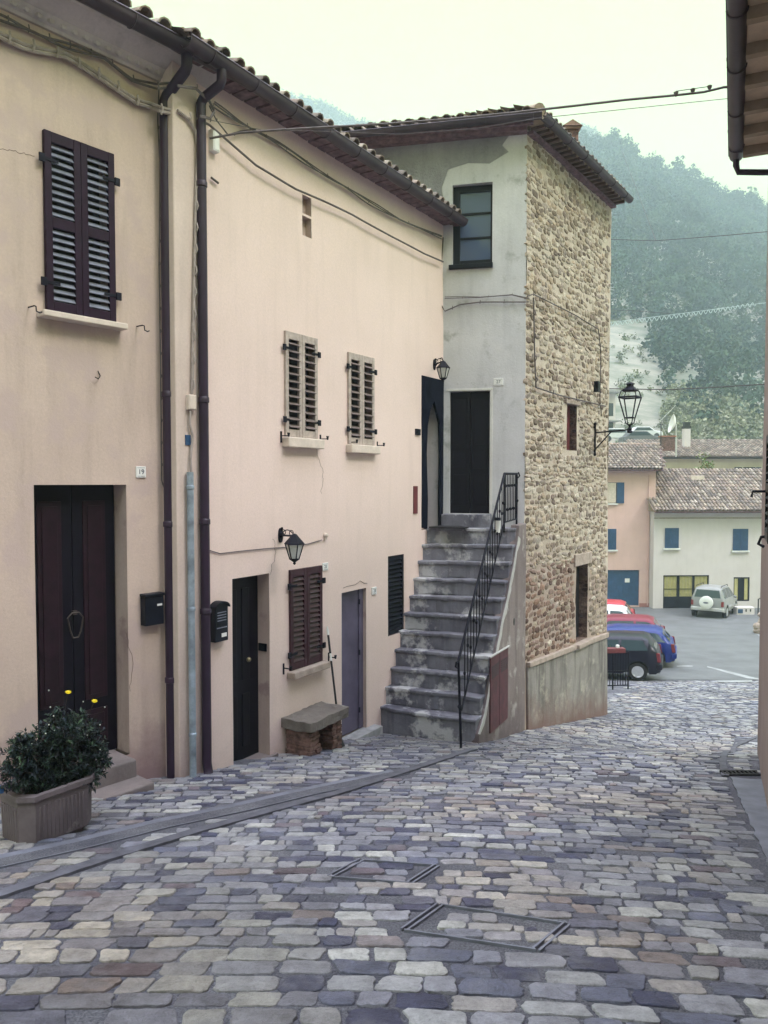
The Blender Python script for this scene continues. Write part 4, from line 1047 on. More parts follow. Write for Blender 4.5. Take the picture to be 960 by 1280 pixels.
# ================================================================== CABLES
def bundle(fr, pts, out, r, label, m='cable', wob=.012, strands=2, cat='cable', clips=True, seed=0):
    rn = random.Random(seed); mb = MB(); P = []
    for (x, y), (x2, y2) in zip(pts, pts[1:]):
        k = max(2, int(math.hypot(x2 - x, y2 - y) / 9))
        P += [(x + (x2 - x) * i / k, y + (y2 - y) * i / k) for i in range(k)]
    P.append(pts[-1])
    outs = out if callable(out) else (lambda x: out)
    for s_ in range(strands):
        ph = rn.random() * 6; off = (s_ - (strands - 1) / 2) * r * 2.1
        pp = []
        for i, (x, y) in enumerate(P):
            q = fr.P(x, y, outs(x)); pp.append((q[0], q[1] + math.sin(i * .8 + ph) * wob * .4, q[2] + off + math.sin(i * .55 + ph * 2) * wob))
        mb.tube(pp, r, 6)
    if clips:
        for i in range(2, len(P) - 1, 3):
            q = fr.P(*P[i], outs(P[i][0])); mb.tube([(q[0], q[1] - r, q[2] - r * 2.6), (q[0] + .004, q[1] - r * 2.2, q[2]), (q[0] + .006, q[1] - r, q[2] + r * 3.4)], r * .6, 5)
    return one(mb, 'wall_cable', MT[m], label, cat, group='cables clipped to the house fronts', fr=fr, smooth=True)
po = lambda x: .04 if x < 196 else .16
bundle(FA, [(-60, -8), (0, 22), (60, 48), (130, 73), (165, 99), (196, 108), (222, 106)], po, .011, 'upper brown cable bundle clipped under the cornice of the beige house', 'cable', strands=2, seed=1)
bundle(FA, [(-60, 22), (0, 45), (30, 56), (80, 70), (130, 98), (170, 127), (200, 138), (225, 143)], po, .017, 'lower thick pale cable bundle crossing the beige house to the pilaster', 'cable_pale', strands=2, seed=2)
bundle(FA, [(199, 108), (197, 150), (200, 200), (199, 330), (201, 480), (202, 600), (205, 611), (206, 590)], .02, .006, 'thin grey cable hanging down left of the first downpipe', 'cable', strands=1, wob=.004, seed=3)
bundle(FB, [(222, 138), (236, 148), (244, 162), (247, 185), (245, 240), (243, 330), (241, 430), (240, 492)], .045, .015, 'pale cable dropping down the cream pilaster', 'cable_pale', strands=1, wob=.006, seed=4)
bundle(FB, [(238, 512), (237, 530), (241, 545), (238, 575), (239, 592)], .05, .012, 'short pale cable entering the top of the zinc pipe', 'cable_pale', strands=1, wob=.004, clips=False, seed=5)
bundle(FB, [(222, 107), (245, 109), (262, 125), (268, 140), (262, 150), (250, 146)], .15, .008, 'loose cable coil around the head of the second downpipe', 'cable', strands=2, seed=6)
bundle(FB, [(268, 131), (300, 152), (340, 175), (400, 214), (460, 252), (500, 274), (540, 292), (552, 297)], .05, .007, 'upper thin cable bundle clipped below the eaves of the pink house', 'cable', strands=3, wob=.014, seed=7)
bundle(FB, [(246, 148), (262, 156), (285, 176), (320, 207), (370, 236), (440, 268), (490, 296), (530, 317), (554, 327)], .07, .012, 'lower sagging cable across the upper pink wall', 'cable', strands=1, wob=.004, clips=False, seed=8)
bundle(FB, [(262, 131), (270, 150), (285, 170), (300, 166), (320, 163)], .06, .006, 'knot of thin wires where the street cable is fixed to the pink house', 'cable_dark', strands=2, seed=9)
ct = lambda x: .04
bundle(FT1, [(554, 297), (552, 330), (549, 360), (550, 378), (556, 389), (575, 381), (600, 378), (640, 377), (661, 377)], .035, .010, 'cable looping down and across the grey front under the upper window', 'cable', strands=1, wob=.006, seed=10)
bundle(FT1, [(556, 372), (600, 372), (640, 368), (662, 373)], .03, .006, 'thin cable above the looped one on the grey front', 'cable', strands=2, wob=.008, seed=11)
bundle(FT2, [(659, 370), (666, 368), (690, 380), (720, 394), (748, 411)], .05, .010, 'cable slanting down across the rubble flank', 'cable', strands=1, wob=.01, seed=12)
bundle(FT2, [(667, 372), (668, 430), (670, 484), (700, 494), (757, 508)], .045, .013, 'brown conduit running down then along the rubble flank', 'cable', strands=1, wob=.003, seed=13)
bundle(FT2, [(748, 411), (751, 440), (750, 500), (752, 520)], .04, .008, 'cable down the far edge of the rubble flank', 'cable_dark', strands=1, wob=.004, seed=14)
mb = MB(); u, z = FT2.pt(746, 482, .05); mb.box(u - .06, u + .04, -.10, 0, z - .12, z + .08); one(mb, 'junction_box', MT['black_box'], 'small dark junction box at the far edge of the rubble flank', 'junction box', fr=FT2, bevel=.01)

def span(pts, r, label, m='cable_dark', extra=None, cat='overhead cable'):
    mb = MB(); mb.tube(pts, r, 6)
    if extra: extra(mb)
    o = one(mb, 'overhead_cable', MT[m], label, cat, group='wires strung overhead', smooth=True)
    return o
def catenary(a, b, sag, n=24): return [(a[0] + (b[0] - a[0]) * i / n, a[1] + (b[1] - a[1]) * i / n, a[2] + (b[2] - a[2]) * i / n - sag * 4 * (i / n) * (1 - i / n)) for i in range(n + 1)]
A0 = FB.world(*FB.P(262, 173, .10)[:2], FB.P(262, 173, .10)[2]); uR = 1.6; A1 = FR.world(uR, -.28, at(930, 108, FR.world(uR, -.28, 0)[1])[2])
# the crossing cable follows the photographed sag
cabp = []
for x, y in ((262, 173), (300, 166), (340, 163), (390, 160), (480, 155), (560, 149), (640, 141), (720, 132), (780, 125), (845, 119), (880, 115), (905, 109), (930, 108), (958, 108)):
    t_ = (x - 262) / (958 - 262); Yd = A0[1] + (A1[1] - A0[1]) * t_; cabp.append(at(x, y, Yd))
def pins(mb):
    for x, y in ((845, 117), (866, 113), (887, 109)):
        t_ = (x - 262) / 696; Yd = A0[1] + (A1[1] - A0[1]) * t_; p = at(x, y, Yd); mb.lathe(p, [(.004, -.03), (.02, -.005), (.024, .012)], 8)
    a = at(845, 114, A0[1] + (A1[1] - A0[1]) * .84); b = at(887, 108, A0[1] + (A1[1] - A0[1]) * .9); mb.tube([a, b], .004, 5)
span(cabp, .011, 'thick overhead cable crossing the street from the pink house to the right eaves', 'cable', pins)
p = [FB.world(*FB.P(262, 150, .1)[:2], FB.P(262, 150, .1)[2])] + [at(x, y, A0[1] + (A1[1] - A0[1]) * (x - 262) / 696 + .2) for x, y in ((330, 163), (400, 164), (500, 168), (600, 160), (670, 148), (960, 118))]
span(p, .003, 'very thin stay wire crossing the street below the thick cable', 'cable')
def far_span(pts, Y0, Y1, r, label, m='cable_dark', extra=None):
    x0, x1 = pts[0][0], pts[-1][0]
    return span([at(x, y, Y0 + (Y1 - Y0) * (x - x0) / (x1 - x0)) for x, y in pts], r, label, m, extra)
far_span([(640, 300), (757, 299), (818, 301), (860, 298), (910, 294), (1010, 285)], 38, 30, .014, 'thin dark wire strung across the valley above the hill')
far_span([(778, 190), (795, 235), (820, 301)], 60, 34.5, .012, 'thin dark wire dropping steeply to the junction on the valley wire')
far_span([(640, 484), (770, 486), (835, 487), (880, 485), (960, 480), (1010, 476)], 26, 22, .016, 'dark cable crossing the square behind the street lantern')
far_span([(640, 384), (757, 387), (800, 389), (838, 392)], 40, 38, .010, 'short pale wire above the coiled string')
def coil():
    mb = MB(); pts = []
    for i in range(0, 321):
        t_ = i / 320; x = 700 + (945 - 700) * t_; y = 411 - 31 * t_ - 3 * math.sin(PI * t_) * -1; Yd = 34 - 4 * t_
        p = at(x, y, Yd); a = i * 2 * PI / 8; pts.append((p[0], p[1], p[2] + .075 * math.sin(a) ))
    mb.tube(pts, .012, 4)
    mb.tube([at(700, 411, 34), at(945, 380, 30), at(1010, 372, 29)], .010, 5)
    one(mb, 'decoration_string', MT['wire_pale'], 'pale coiled string of lights stretched across the square', 'light string')
coil()

# ================================================================== PLANTER WITH BUSH
gfar = gp(127, 1036); gnear = gp(38, 1058); pd = Vector((gfar[0] - gnear[0], gfar[1] - gnear[1], 0))
FP = Frame(gfar[0], gfar[1], pd.x, pd.y)       # x along the long side, y towards the house
Lg, Wd, Ht = pd.length + .05, .44, .41; zb = min(gfar[2], gnear[2]) + .01
trough = thing('planter', 'long grey concrete planter trough with fluted sides at the lower left', 'planter', (-Lg / 2, Wd / 2, zb), FP)
def oct_(x0, x1, y0, y1, ch): return [(x0 + ch, y0), (x1 - ch, y0), (x1, y0 + ch), (x1, y1 - ch), (x1 - ch, y1), (x0 + ch, y1), (x0, y1 - ch), (x0, y0 + ch)]
mb = MB(); lv = [(.05, 0), (.045, .03), (.02, .05), (.012, Ht - .045), (-.006, Ht - .04), (-.006, Ht), (.035, Ht), (.05, Ht - .10)]
rings = []
for e, h in lv:
    rings.append([(x, y, zb + h) for x, y in oct_(-Lg + e, -e, e, Wd - e, .085)])
vs = [q for R in rings for q in R]; fs = [(i * 8 + k, i * 8 + (k + 1) % 8, (i + 1) * 8 + (k + 1) % 8, (i + 1) * 8 + k) for i in range(len(lv) - 1) for k in range(8)] + [tuple(range(8))[::-1]]
mb.add(vs, fs)
x = -Lg + .13
while x < -.12:
    mb.tube([(x, .022, zb + .06), (x, .010, zb + Ht - .09)], .008, 6); x += .030
y = .12
while y < Wd - .1: mb.tube([(-Lg + .022, y, zb + .06), (-Lg + .008, y, zb + Ht - .09)], .011, 6); y += .032
mb.build('trough', MT['pot'], trough, bevel=.006, smooth=True, warp=.004)
mb = MB(); mb.prism(oct_(-Lg + .035, -.035, .035, Wd - .035, .07), zb + Ht - .10, zb + Ht - .07, 'z'); mb.build('soil', MT['soil'], trough)
bush = thing('flowering_bush', 'dense dark green daisy bush in the planter with two yellow flowers', 'plant', (-Lg / 2, Wd / 2, zb + Ht - .08), FP)
zs = zb + Ht - .08
def P_bush(px, py, dy=.16): return FP.P(px, py, -dy)
lf = MB(); stm = MB()
lobes = []
for px, py, rr in ((84, 915, .185), (60, 925, .17), (108, 928, .165), (88, 950, .2), (50, 955, .17), (120, 950, .13), (25, 938, .12), (22, 965, .14), (70, 972, .18), (108, 972, .13), (45, 975, .12)):
    lobes.append((Vector(P_bush(px, py, .16 + random.uniform(-.05, .06))), rr))
rnb = random.Random(5)
def leaf(p, d, L, W, col, upv=None):
    d = d.normalized(); s_ = d.cross(Vector((rnb.uniform(-.4, .4), rnb.uniform(-.4, .4), 1))).normalized(); nn = s_.cross(d)
    lf.cc = col; lf.add([p, p + d * L * .55 + s_ * W + nn * .004, p + d * L, p + d * L * .55 - s_ * W + nn * .004], [(0, 1, 2, 3)])
cen = Vector(P_bush(72, 985, .18))
for (c0, rr) in lobes:
    for s_ in range(84):
        v = Vector((rnb.gauss(0, 1), rnb.gauss(0, 1), rnb.gauss(0, 1) + .25)).normalized()
        tip = c0 + v * rr * rnb.uniform(.55, 1.06); d = (tip - cen).normalized() * .6 + v * .6; d.normalize()
        col = random.choice([(.016, .032, .026), (.012, .024, .024), (.028, .05, .034), (.010, .019, .026), (.04, .065, .042)])
        if s_ % 3 == 0: stm.tube([c0 - (c0 - cen) * .5, c0 + v * rr * .3, tip], .003, 4)
        for q in range(13):
            a = rnb.uniform(0, 2 * PI); e1 = d.cross(Vector((0, 0, 1))).normalized(); e2 = d.cross(e1)
            dd = d * rnb.uniform(.25, 1) + (e1 * math.cos(a) + e2 * math.sin(a)) * .8
            leaf(tip - d * rnb.uniform(0, .075), dd, rnb.uniform(.026, .052), rnb.uniform(.0045, .009), tuple(x_ * rnb.uniform(.7, 1.35) for x_ in col))
lf.build('foliage', MT['leaf'], bush); stm.build('stems', MT['soil'], bush)
for px, py, bx_, by_ in ((85, 866, 78, 900), (118, 877, 105, 905)):
    h = Vector(P_bush(px, py)); mb = MB(); mb.tube([P_bush(bx_, by_), h], .0025, 5); so = mb.build('flower_stalk', MT['soil'], bush)
    mb = MB()
    for k in range(13):
        a = k * 2 * PI / 13; r_ = .026; d = Vector((math.cos(a), math.sin(a) * .8 - .1, .25 + .35 * math.sin(a))); s_ = Vector((-math.sin(a), math.cos(a), 0)) * .007
        mb.add([h - s_ * .4, h + d * r_ * .7 - s_, h + d * r_, h + d * r_ * .7 + s_, h + s_ * .4], [(0, 1, 2, 3, 4)])
    mb.ball(h + Vector((0, 0, .004)), .009, 8); mb.build('flower', MT['yellow'], bush)
for px, py in ((61, 863), (104, 877), (131, 884), (63, 884), (67, 895), (61, 906), (68, 913), (79, 913), (57, 917), (99, 912), (104, 912), (99, 921), (109, 919), (125, 906), (125, 937), (40, 930), (25, 955)):
    h = Vector(P_bush(px, py, .08)); mb = MB(); mb.ball(h, .0055, 6); b_ = mb.build('bud', MT['bud'], bush); mb = MB(); mb.tube([h - Vector((0, 0, .004)), (Vector(P_bush(px * .5 + 40, max(905, py + 25))) + h) / 2, Vector(P_bush(px * .5 + 40, max(915, py + 45)))], .0016, 4); mb.build('stem', MT['soil'], b_)
mb = MB(); q0 = FP.P(0, 985, -.12)
mb.add([(q0[0] - .06, q0[1], q0[2] - .03), (q0[0] + .02, q0[1] - .01, q0[2] - .04), (q0[0] + .035, q0[1] + .02, q0[2] - .02), (q0[0] - .02, q0[1] + .03, q0[2] + .05), (q0[0] - .07, q0[1] + .03, q0[2] + .03), (q0[0] - .02, q0[1] - .02, q0[2] + .0)], [(0, 1, 5), (1, 2, 5), (2, 3, 5), (3, 4, 5), (4, 0, 5), (0, 4, 3, 2, 1)])
one(mb, 'plastic_wrapper', MT['bag_blue'], 'crumpled blue wrapper lying at the left end of the planter', 'wrapper', fr=FP)

# ================================================================== STONE BENCH AND BROOM
u0_ = FB.u(386, .42); u1_ = FB.u(433, .40); zt_ = FB.pt(386, 905, .42)[1]; zg = FB.pt(386, 950, .4)[1]
bench = thing('stone_bench', 'rough stone slab bench on two stacked brick piers against the pink wall', 'bench', ((u0_ + u1_) / 2, -.2, zg), FB)
mb = MB()
def sub_box(x0, x1, y0, y1, z0, z1, nx=8, ny=3):
    """box with divided sides so that warping gives it rough edges"""
    import itertools
    vs = []; fs = []; idx = {}
    def vid(i, j, k):
        key = (i, j, k)
        if key not in idx: idx[key] = len(vs); vs.append((x0 + (x1 - x0) * i / nx, y0 + (y1 - y0) * j / ny, z0 + (z1 - z0) * k / 2))
        return idx[key]
    for i in range(nx):
        for j in range(ny):
            for k in (0, 2): fs.append((vid(i, j, k), vid(i + 1, j, k), vid(i + 1, j + 1, k), vid(i, j + 1, k)))
    for i in range(nx):
        for k in range(2):
            for j in (0, ny): fs.append((vid(i, j, k), vid(i + 1, j, k), vid(i + 1, j, k + 1), vid(i, j, k + 1)))
    for j in range(ny):
        for k in range(2):
            for i in (0, nx): fs.append((vid(i, j, k), vid(i, j + 1, k), vid(i, j + 1, k + 1), vid(i, j, k + 1)))
    return vs, fs
vs, fs = sub_box(u0_, u1_, -.43, -.005, zt_ - .12, zt_, 26, 10); mb.add(vs, fs); mb.v = [(x + .012 * mnoise.noise(Vector((x * 14, z * 14, 2))), y + .014 * mnoise.noise(Vector((x * 16, z * 20, 7))), z + .010 * mnoise.noise(Vector((x * 12, y * 12, 4)))) for x, y, z in mb.v]; mb.build('seat', MT['slab'], bench, bevel=.006, warp=.016)
LBn = u1_ - u0_
for a, b in ((u0_ + .05, u0_ + .05 + LBn * .30), (u1_ - .05 - LBn * .27, u1_ - .05)):
    z = zg - .25; mb = MB(); row = 0
    while z < zt_ - .125:
        h = random.uniform(.045, .062); z2 = min(z + h, zt_ - .115)
        for k in range(2):
            x0 = a + k * (b - a) / 2 + random.uniform(-.015, .015); mb.box(x0, x0 + (b - a) / 2 - .008, -.37 + random.uniform(-.02, .02), -.03, z + .004, z2)
        z += h; row += 1
    mb.box(a + .02, b - .02, -.34, -.02, zg - .2, zt_ - .12)
    mb.build('brick_pier', MT['brick'], bench, bevel=.007, warp=.012)
bp = FB.P(427, 938, .30); tp = FB.P(409, 783, .03)
broom = thing('broom', 'long handled broom leaning on the pink wall behind the stone bench', 'broom', bp, FB)
mb = MB(); V0, V1 = Vector(bp), Vector(tp); mb.tube([V0 + (V1 - V0) * .1, V0 + (V1 - V0) * .72], .013, 8); mb.tube([V0 + (V1 - V0) * .78, V0 + (V1 - V0) * .93], .014, 8); mb.build('handle', MT['plastic'], broom, smooth=True)
mb = MB(); mb.tube([V0 + (V1 - V0) * .72, V0 + (V1 - V0) * .78], .0135, 8); mb.tube([V0 + (V1 - V0) * .93, V0 + (V1 - V0) * .98], .0145, 8); mb.tube([V0 + (V1 - V0) * .98, V1], .009, 8); mb.build('handle_sleeve', MT['white'], broom, smooth=True)
mb = MB(); D = (V1 - V0).normalized(); mb.tube([V0, V0 + D * .05, V0 + D * .12, V0 + D * .2], .04, 10, radii=[.055, .05, .03, .014]); mb.build('brush', MT['plastic'], broom, smooth=True)

# ================================================================== GROUND
def lines(a, b, st): 
    n = int(round((b - a) / st)); return [a + (b - a) * i / n for i in range(n)]
XS = lines(-420, -60, 40) + lines(-60, -12, 6) + lines(-12, 20, .5) + lines(20, 60, 4) + lines(60, 600, 45) + [600]
YS = lines(-150, -12, 9.2) + lines(-12, 0, 1) + lines(0, 26, .5) + lines(26, 60, 1.7) + lines(60, 690, 35) + [690]
def patch(x0, x1, y0, y1, off, mb):
    xs = [x for x in XS if x0 <= x <= x1]; ys = [y for y in YS if y0 <= y <= y1]; n = len(xs)
    mb.add([(x, y, G(x, y) + off) for y in ys for x in xs], [(j * n + i, j * n + i + 1, (j + 1) * n + i + 1, (j + 1) * n + i) for j in range(len(ys) - 1) for i in range(n - 1)])
mb = MB(); patch(-420, 600, -150, 690, .004, mb); one(mb, 'ground', MT['ground'], None, None, kind='structure', smooth=True)
mb = MB(); patch(-12, 60, 22.5, 60, .02, mb); one(mb, 'square_road', MT['asphalt'], None, None, kind='structure', smooth=True)
def ribbon(pts, w, off, name, m, h=.0, dish=0, seg=6, kind='structure', jit=0):
    mb = MB(); P = [Vector((p[0], p[1], 0)) for p in pts]; rows = []
    # resample
    R = []
    for a, b in zip(P, P[1:]):
        k = max(1, int((b - a).length / .08)); R += [a + (b - a) * i / k for i in range(k)]
    R.append(P[-1])
    for i, p in enumerate(R):
        t = (R[min(i + 3, len(R) - 1)] - R[max(i - 3, 0)]).normalized(); nrm = Vector((-t.y, t.x, 0)); row = []
        for k in range(seg + 1):
            e = (k / seg - .5) * 2; j = random.uniform(-jit, jit) if k in (0, seg) else 0
            q = p + nrm * (w / 2 * e + j); row.append((q.x, q.y, G(q.x, q.y) + off + h - dish * (1 - e * e)))
        row = [(row[0][0], row[0][1], row[0][2] - .06)] + row + [(row[-1][0], row[-1][1], row[-1][2] - .06)]
        rows.append(row)
    n = seg + 3; mb.add([v for r in rows for v in r], [(i * n + k, i * n + k + 1, (i + 1) * n + k + 1, (i + 1) * n + k) for i in range(len(rows) - 1) for k in range(n - 1)])
    return one(mb, name, MT[m], None, None, kind=kind, smooth=True)
chan = [gp(x, y) for x, y in ((-200, 1125), (0, 1079), (100, 1057), (200, 1032), (300, 1011), (380, 992), (450, 977), (500, 966))]
kerb = [gp(x, y) for x, y in ((-250, 1188), (0, 1122), (120, 1080), (240, 1043), (330, 1018), (420, 994), (500, 968), (560, 948), (592, 938))]
ribbon(chan, .27, .016, 'drain_channel', 'channel', dish=.02)
ribbon(kerb, .105, .024, 'kerb_strip', 'kerb', jit=.006)
rk = [gp(x, y) for x, y in ((915, 975), (935, 1020), (965, 1090), (1000, 1180), (1040, 1260))]
ribbon([(p[0] + .18, p[1]) for p in rk], .36, .02, 'side_gutter', 'channel', dish=.01, jit=.01)
rc = [gp(x, y) for x, y in ((907, 972), (903, 955), (906, 944), (918, 934), (938, 925), (960, 917))]
ribbon(rc, .07, .022, 'curved_kerb', 'kerb', jit=.006)
def dist_line(pts):
    P = np.array([(p[0], p[1]) for p in pts]); A = P[:-1]; B = P[1:]; D = B - A; L = (D ** 2).sum(1)
    def f(x, y):
        q = np.array((x, y)); t = np.clip(((q - A) * D).sum(1) / L, 0, 1); return float(np.sqrt((((A + D * t[:, None]) - q) ** 2).sum(1)).min())
    return f
dch, dke, drk, drc = dist_line(chan), dist_line(kerb), dist_line([(p[0] + .18, p[1]) for p in rk]), dist_line(rc)
# drain grate at the head of the right gutter
gq = gp(926, 969); gr = MB(); n = 9
gt = thing('drain_grate', 'black iron drain grate at the right edge of the street', 'drain grate', gq)
gr.box(gq[0] - .19, gq[0] + .19, gq[1] - .06, gq[1] - .045, gq[2] + .0, gq[2] + .035); gr.box(gq[0] - .19, gq[0] + .19, gq[1] + .045, gq[1] + .06, gq[2] + .0, gq[2] + .03)
gr.build('frame', MT['rust'], gt); gr = MB()
for k in range(n): x = gq[0] - .17 + k * .34 / (n - 1); gr.box(x - .008, x + .008, gq[1] - .044, gq[1] + .044, gq[2] + .005, gq[2] + .027)
gr.build('bars', MT['rust'], gt)

# stones of the street
def A_(s): return -(.06 * s + .036 * s * s) if s < 4 else -(.06 * 4 + .036 * 16 + (.06 + .288) * (s - 4))
def inside_street(x, y):
    if y > 22.3 or y < .3: return False
    if FA.local(x, y)[1] > -.02 and FA.local(x, y)[0] < .4: return False
    l = FB.local(x, y)
    if l[1] > -.02 and l[0] > uB0 - .1 and y < 11: return False
    l = FS.local(x, y)
    if l[0] > -.02 and l[1] > -.06: return False
    if y > 9.6 and FS.local(x, y)[1] > -.06 and l[0] > -.0: return False
    l = FT2.local(x, y)
    if l[0] > -.3 and l[0] < uF + .05 and l[1] > -.07: return False
    if l[0] >= uF + .05 and x < 3.2: return False
    l = FR.local(x, y)
    if l[1] > -.02 and l[0] > 0: return False
    if y > 1.5 and x / y > .75: return False
    if x / max(y, 2.0) < -.68: return False
    if y > 10.9 and x < 1.2: return False
    return True
covers = []
def poly_cover(pix): return [gp(x, y) for x, y in pix]
covers.append(poly_cover([(505, 1166), (550, 1134), (709, 1158), (670, 1192)]))
covers.append(poly_cover([(412, 1099), (452, 1078), (546, 1085), (512, 1107)]))
PAL = [((.36, .36, .36), 5), ((.29, .29, .315), 6), ((.23, .232, .27), 5), ((.13, .138, .19), 3.2), ((.062, .066, .115), 2.6), ((.32, .30, .285), 1.6), ((.25, .215, .21), .7), ((.46, .455, .42), 3), ((.15, .12, .14), .6)]
pw = np.array([p[1] for p in PAL]); pw = pw / pw.sum()
V = []; Fc = []; C = []
dcv = [dist_line(c + [c[0]]) for c in covers]
prof_rings = [(1.0, -.03), (1.0, .001), (.955, .0045), (.86, .0052)]
t = .2; row = 0
def stone(cx, cy, hw, hd, ang, zoff=0, big=False):
    n = 26 if cy < 6 else (12 if cy < 13 else 8)
    col = np.array(PAL[rng.choice(len(PAL), p=pw)][0]) * rng.uniform(.85, 1.15) * np.array([1.0, 1.0, 1.035])
    # patches of the street: darker, bluer drifts and paler ones
    pn_ = mnoise.noise(Vector((cx * .55, cy * .35, 3.1)))
    col = col * (1 + .55 * pn_)
    wm = sm(mnoise.noise(Vector((cx * .7, cy * .7, 9.0))) + (.35 if cx < .2 and cy < 4.6 else 0), .15, .5); col = col * (1 + wm * np.array([.10, .01, -.08]))
    if cx < -.3 and cy < 5: col = col * np.array([.98, .96, .92])
    tx, ty = rng.uniform(-.02, .02, 2); zr = rng.uniform(-.005, .004)
    base = len(V); ca, sa = math.cos(ang), math.sin(ang)
    ex = rng.uniform(5, 22); sk = rng.uniform(-.22, .22)
    js = 1 + (rng.normal(0, .022, n) if n > 20 else 0) + .05 * np.sin(np.arange(n) * 2 * PI / n * 2 + rng.uniform(0, 6)) * rng.uniform(-1, 1) + .045 * np.sin(np.arange(n) * 2 * PI / n * 3 + rng.uniform(0, 6)) + rng.uniform(-.025, .02, n)
    def put(fr_, h):
        for k in range(n):
            a = 2 * PI * (k + .5) / n; c_, s_ = math.cos(a), math.sin(a)
            rr = (abs(c_) ** ex + abs(s_) ** ex) ** (-1 / ex) * js[k]
            lx = c_ * rr * (hw * fr_ if fr_ == 1 else hw - (1 - fr_) * min(hw, hd)); ly = s_ * rr * (hd * fr_ if fr_ == 1 else hd - (1 - fr_) * min(hw, hd))
            lx += ly * sk
            x = cx + lx * ca - ly * sa; y = cy + lx * sa + ly * ca
            V.append((x, y, G(x, y) + .009 + h + zr + tx * lx + ty * ly + (rng.uniform(-.002, .002) if h > 0 else 0))); C.append(col)
    R = prof_rings if cy < 13 else prof_rings[:1] + prof_rings[2:3]
    for f_, h in R: put(f_, h)
    V.append((cx, cy, G(cx, cy) + .010 + (R[-1][1] + .002) + zr + rng.uniform(-.002, .002))); C.append(col)
    m = len(R)
    for i in range(m - 1):
        for k in range(n): Fc.append((base + i * n + k, base + i * n + (k + 1) % n, base + (i + 1) * n + (k + 1) % n, base + (i + 1) * n + k))
    for k in range(n): Fc.append((base + (m - 1) * n + k, base + (m - 1) * n + (k + 1) % n, base + m * n))
while t < 33:
    near = t < 3.6
    dpt = rng.uniform(.125, .16) if near else (rng.uniform(.09, .13) if t < 14 else rng.uniform(.12, .17))
    s = -6.0 + rng.uniform(0, .3)
    ph = rng.uniform(0, 6)
    while s < 15:
        wd = (rng.uniform(.14, .30) if near else rng.uniform(.11, .235)) * (1.0 if t < 14 else 1.2)
        if rng.random() < .12: wd *= 1.35
        cs = s + wd / 2; x = cs; y = t + dpt / 2 + A_(cs) + .02 * math.sin(cs * 2.1 + ph * .3)
        s += wd
        if not inside_street(x, y): continue
        if y < 12:
            if dch(x, y) < .165 + dpt * .3 or dke(x, y) < .05 + dpt * .25: continue
            if drk(x, y) < .2 + wd * .3 or drc(x, y) < .05 + dpt * .3 and x > 3: continue
        if rng.random() < .03: continue
        if y < 6 and (dcv[0](x, y) < dpt * .42 or dcv[1](x, y) < dpt * .4): continue
        sl = -(.06 + .072 * cs) if cs < 4 else -.35
        j = .001
        gpj = .0035 if near else .001
        hd = dpt / 2 - rng.uniform(-.002, .010) - gpj; hw = wd / 2 - rng.uniform(-.001, .012) - gpj
        lx, ly = 0, 0
        if rng.random() < .1 and not near:  # split stone
            stone(x - wd / 4, y - sl * wd / 4, hw * .46, hd, math.atan(sl)); stone(x + wd / 4, y + sl * wd / 4, hw * .46, hd, math.atan(sl))
        else:
            stone(x, y, hw, hd, math.atan(sl) + rng.uniform(-.03, .03))
    t += dpt; row += 1
me = bpy.data.meshes.new('street_cobbles'); me.from_pydata(V, [], Fc); me.update(); bm_fix(me)
ca = me.color_attributes.new('col', 'FLOAT_COLOR', 'POINT'); arr = np.ones((len(V), 4), dtype=np.float32); arr[:, :3] = np.clip(np.array(C), .02, 1); ca.data.foreach_set('color', arr.ravel())
me.shade_smooth(); me.set_sharp_from_angle(angle=math.radians(50)); me.materials.append(MT['cobble'])
o = bpy.data.objects.new('street_cobbles', me); COL.objects.link(o); o['kind'] = 'structure'
print('stones verts', len(V))
# stone filled cover frames
for cvp, lb in zip(covers, ('larger metal cover frame set flush in the street stones', 'smaller metal cover frame farther up the street stones')):
    mb = MB()
    for (i, j) in ((0, 1), (1, 2), (2, 3), (3, 0)):
        a, b = Vector(cvp[i]), Vector(cvp[j]); d = (b - a).normalized(); s_ = Vector((-d.y, d.x, 0)) * (.010 if i % 2 == 0 else .007)
        for q in ((0,) if i % 2 else (-1, 1)):
            o_ = s_ * q * 1.6
            a2, b2 = a + o_, b + o_; w_ = s_ * .55
            mb.add([a2 - w_ + Vector((0, 0, .0)), b2 - w_, b2 + w_, a2 + w_, a2 - w_ + Vector((0, 0, .020)), b2 - w_ + Vector((0, 0, .020)), b2 + w_ + Vector((0, 0, .020)), a2 + w_ + Vector((0, 0, .020))], [(0, 3, 2, 1), (4, 5, 6, 7), (0, 1, 5, 4), (1, 2, 6, 5), (2, 3, 7, 6), (3, 0, 4, 7)])
    one(mb, 'manhole_frame', MT['channel'], lb, 'manhole cover', 'cover frames in the street')
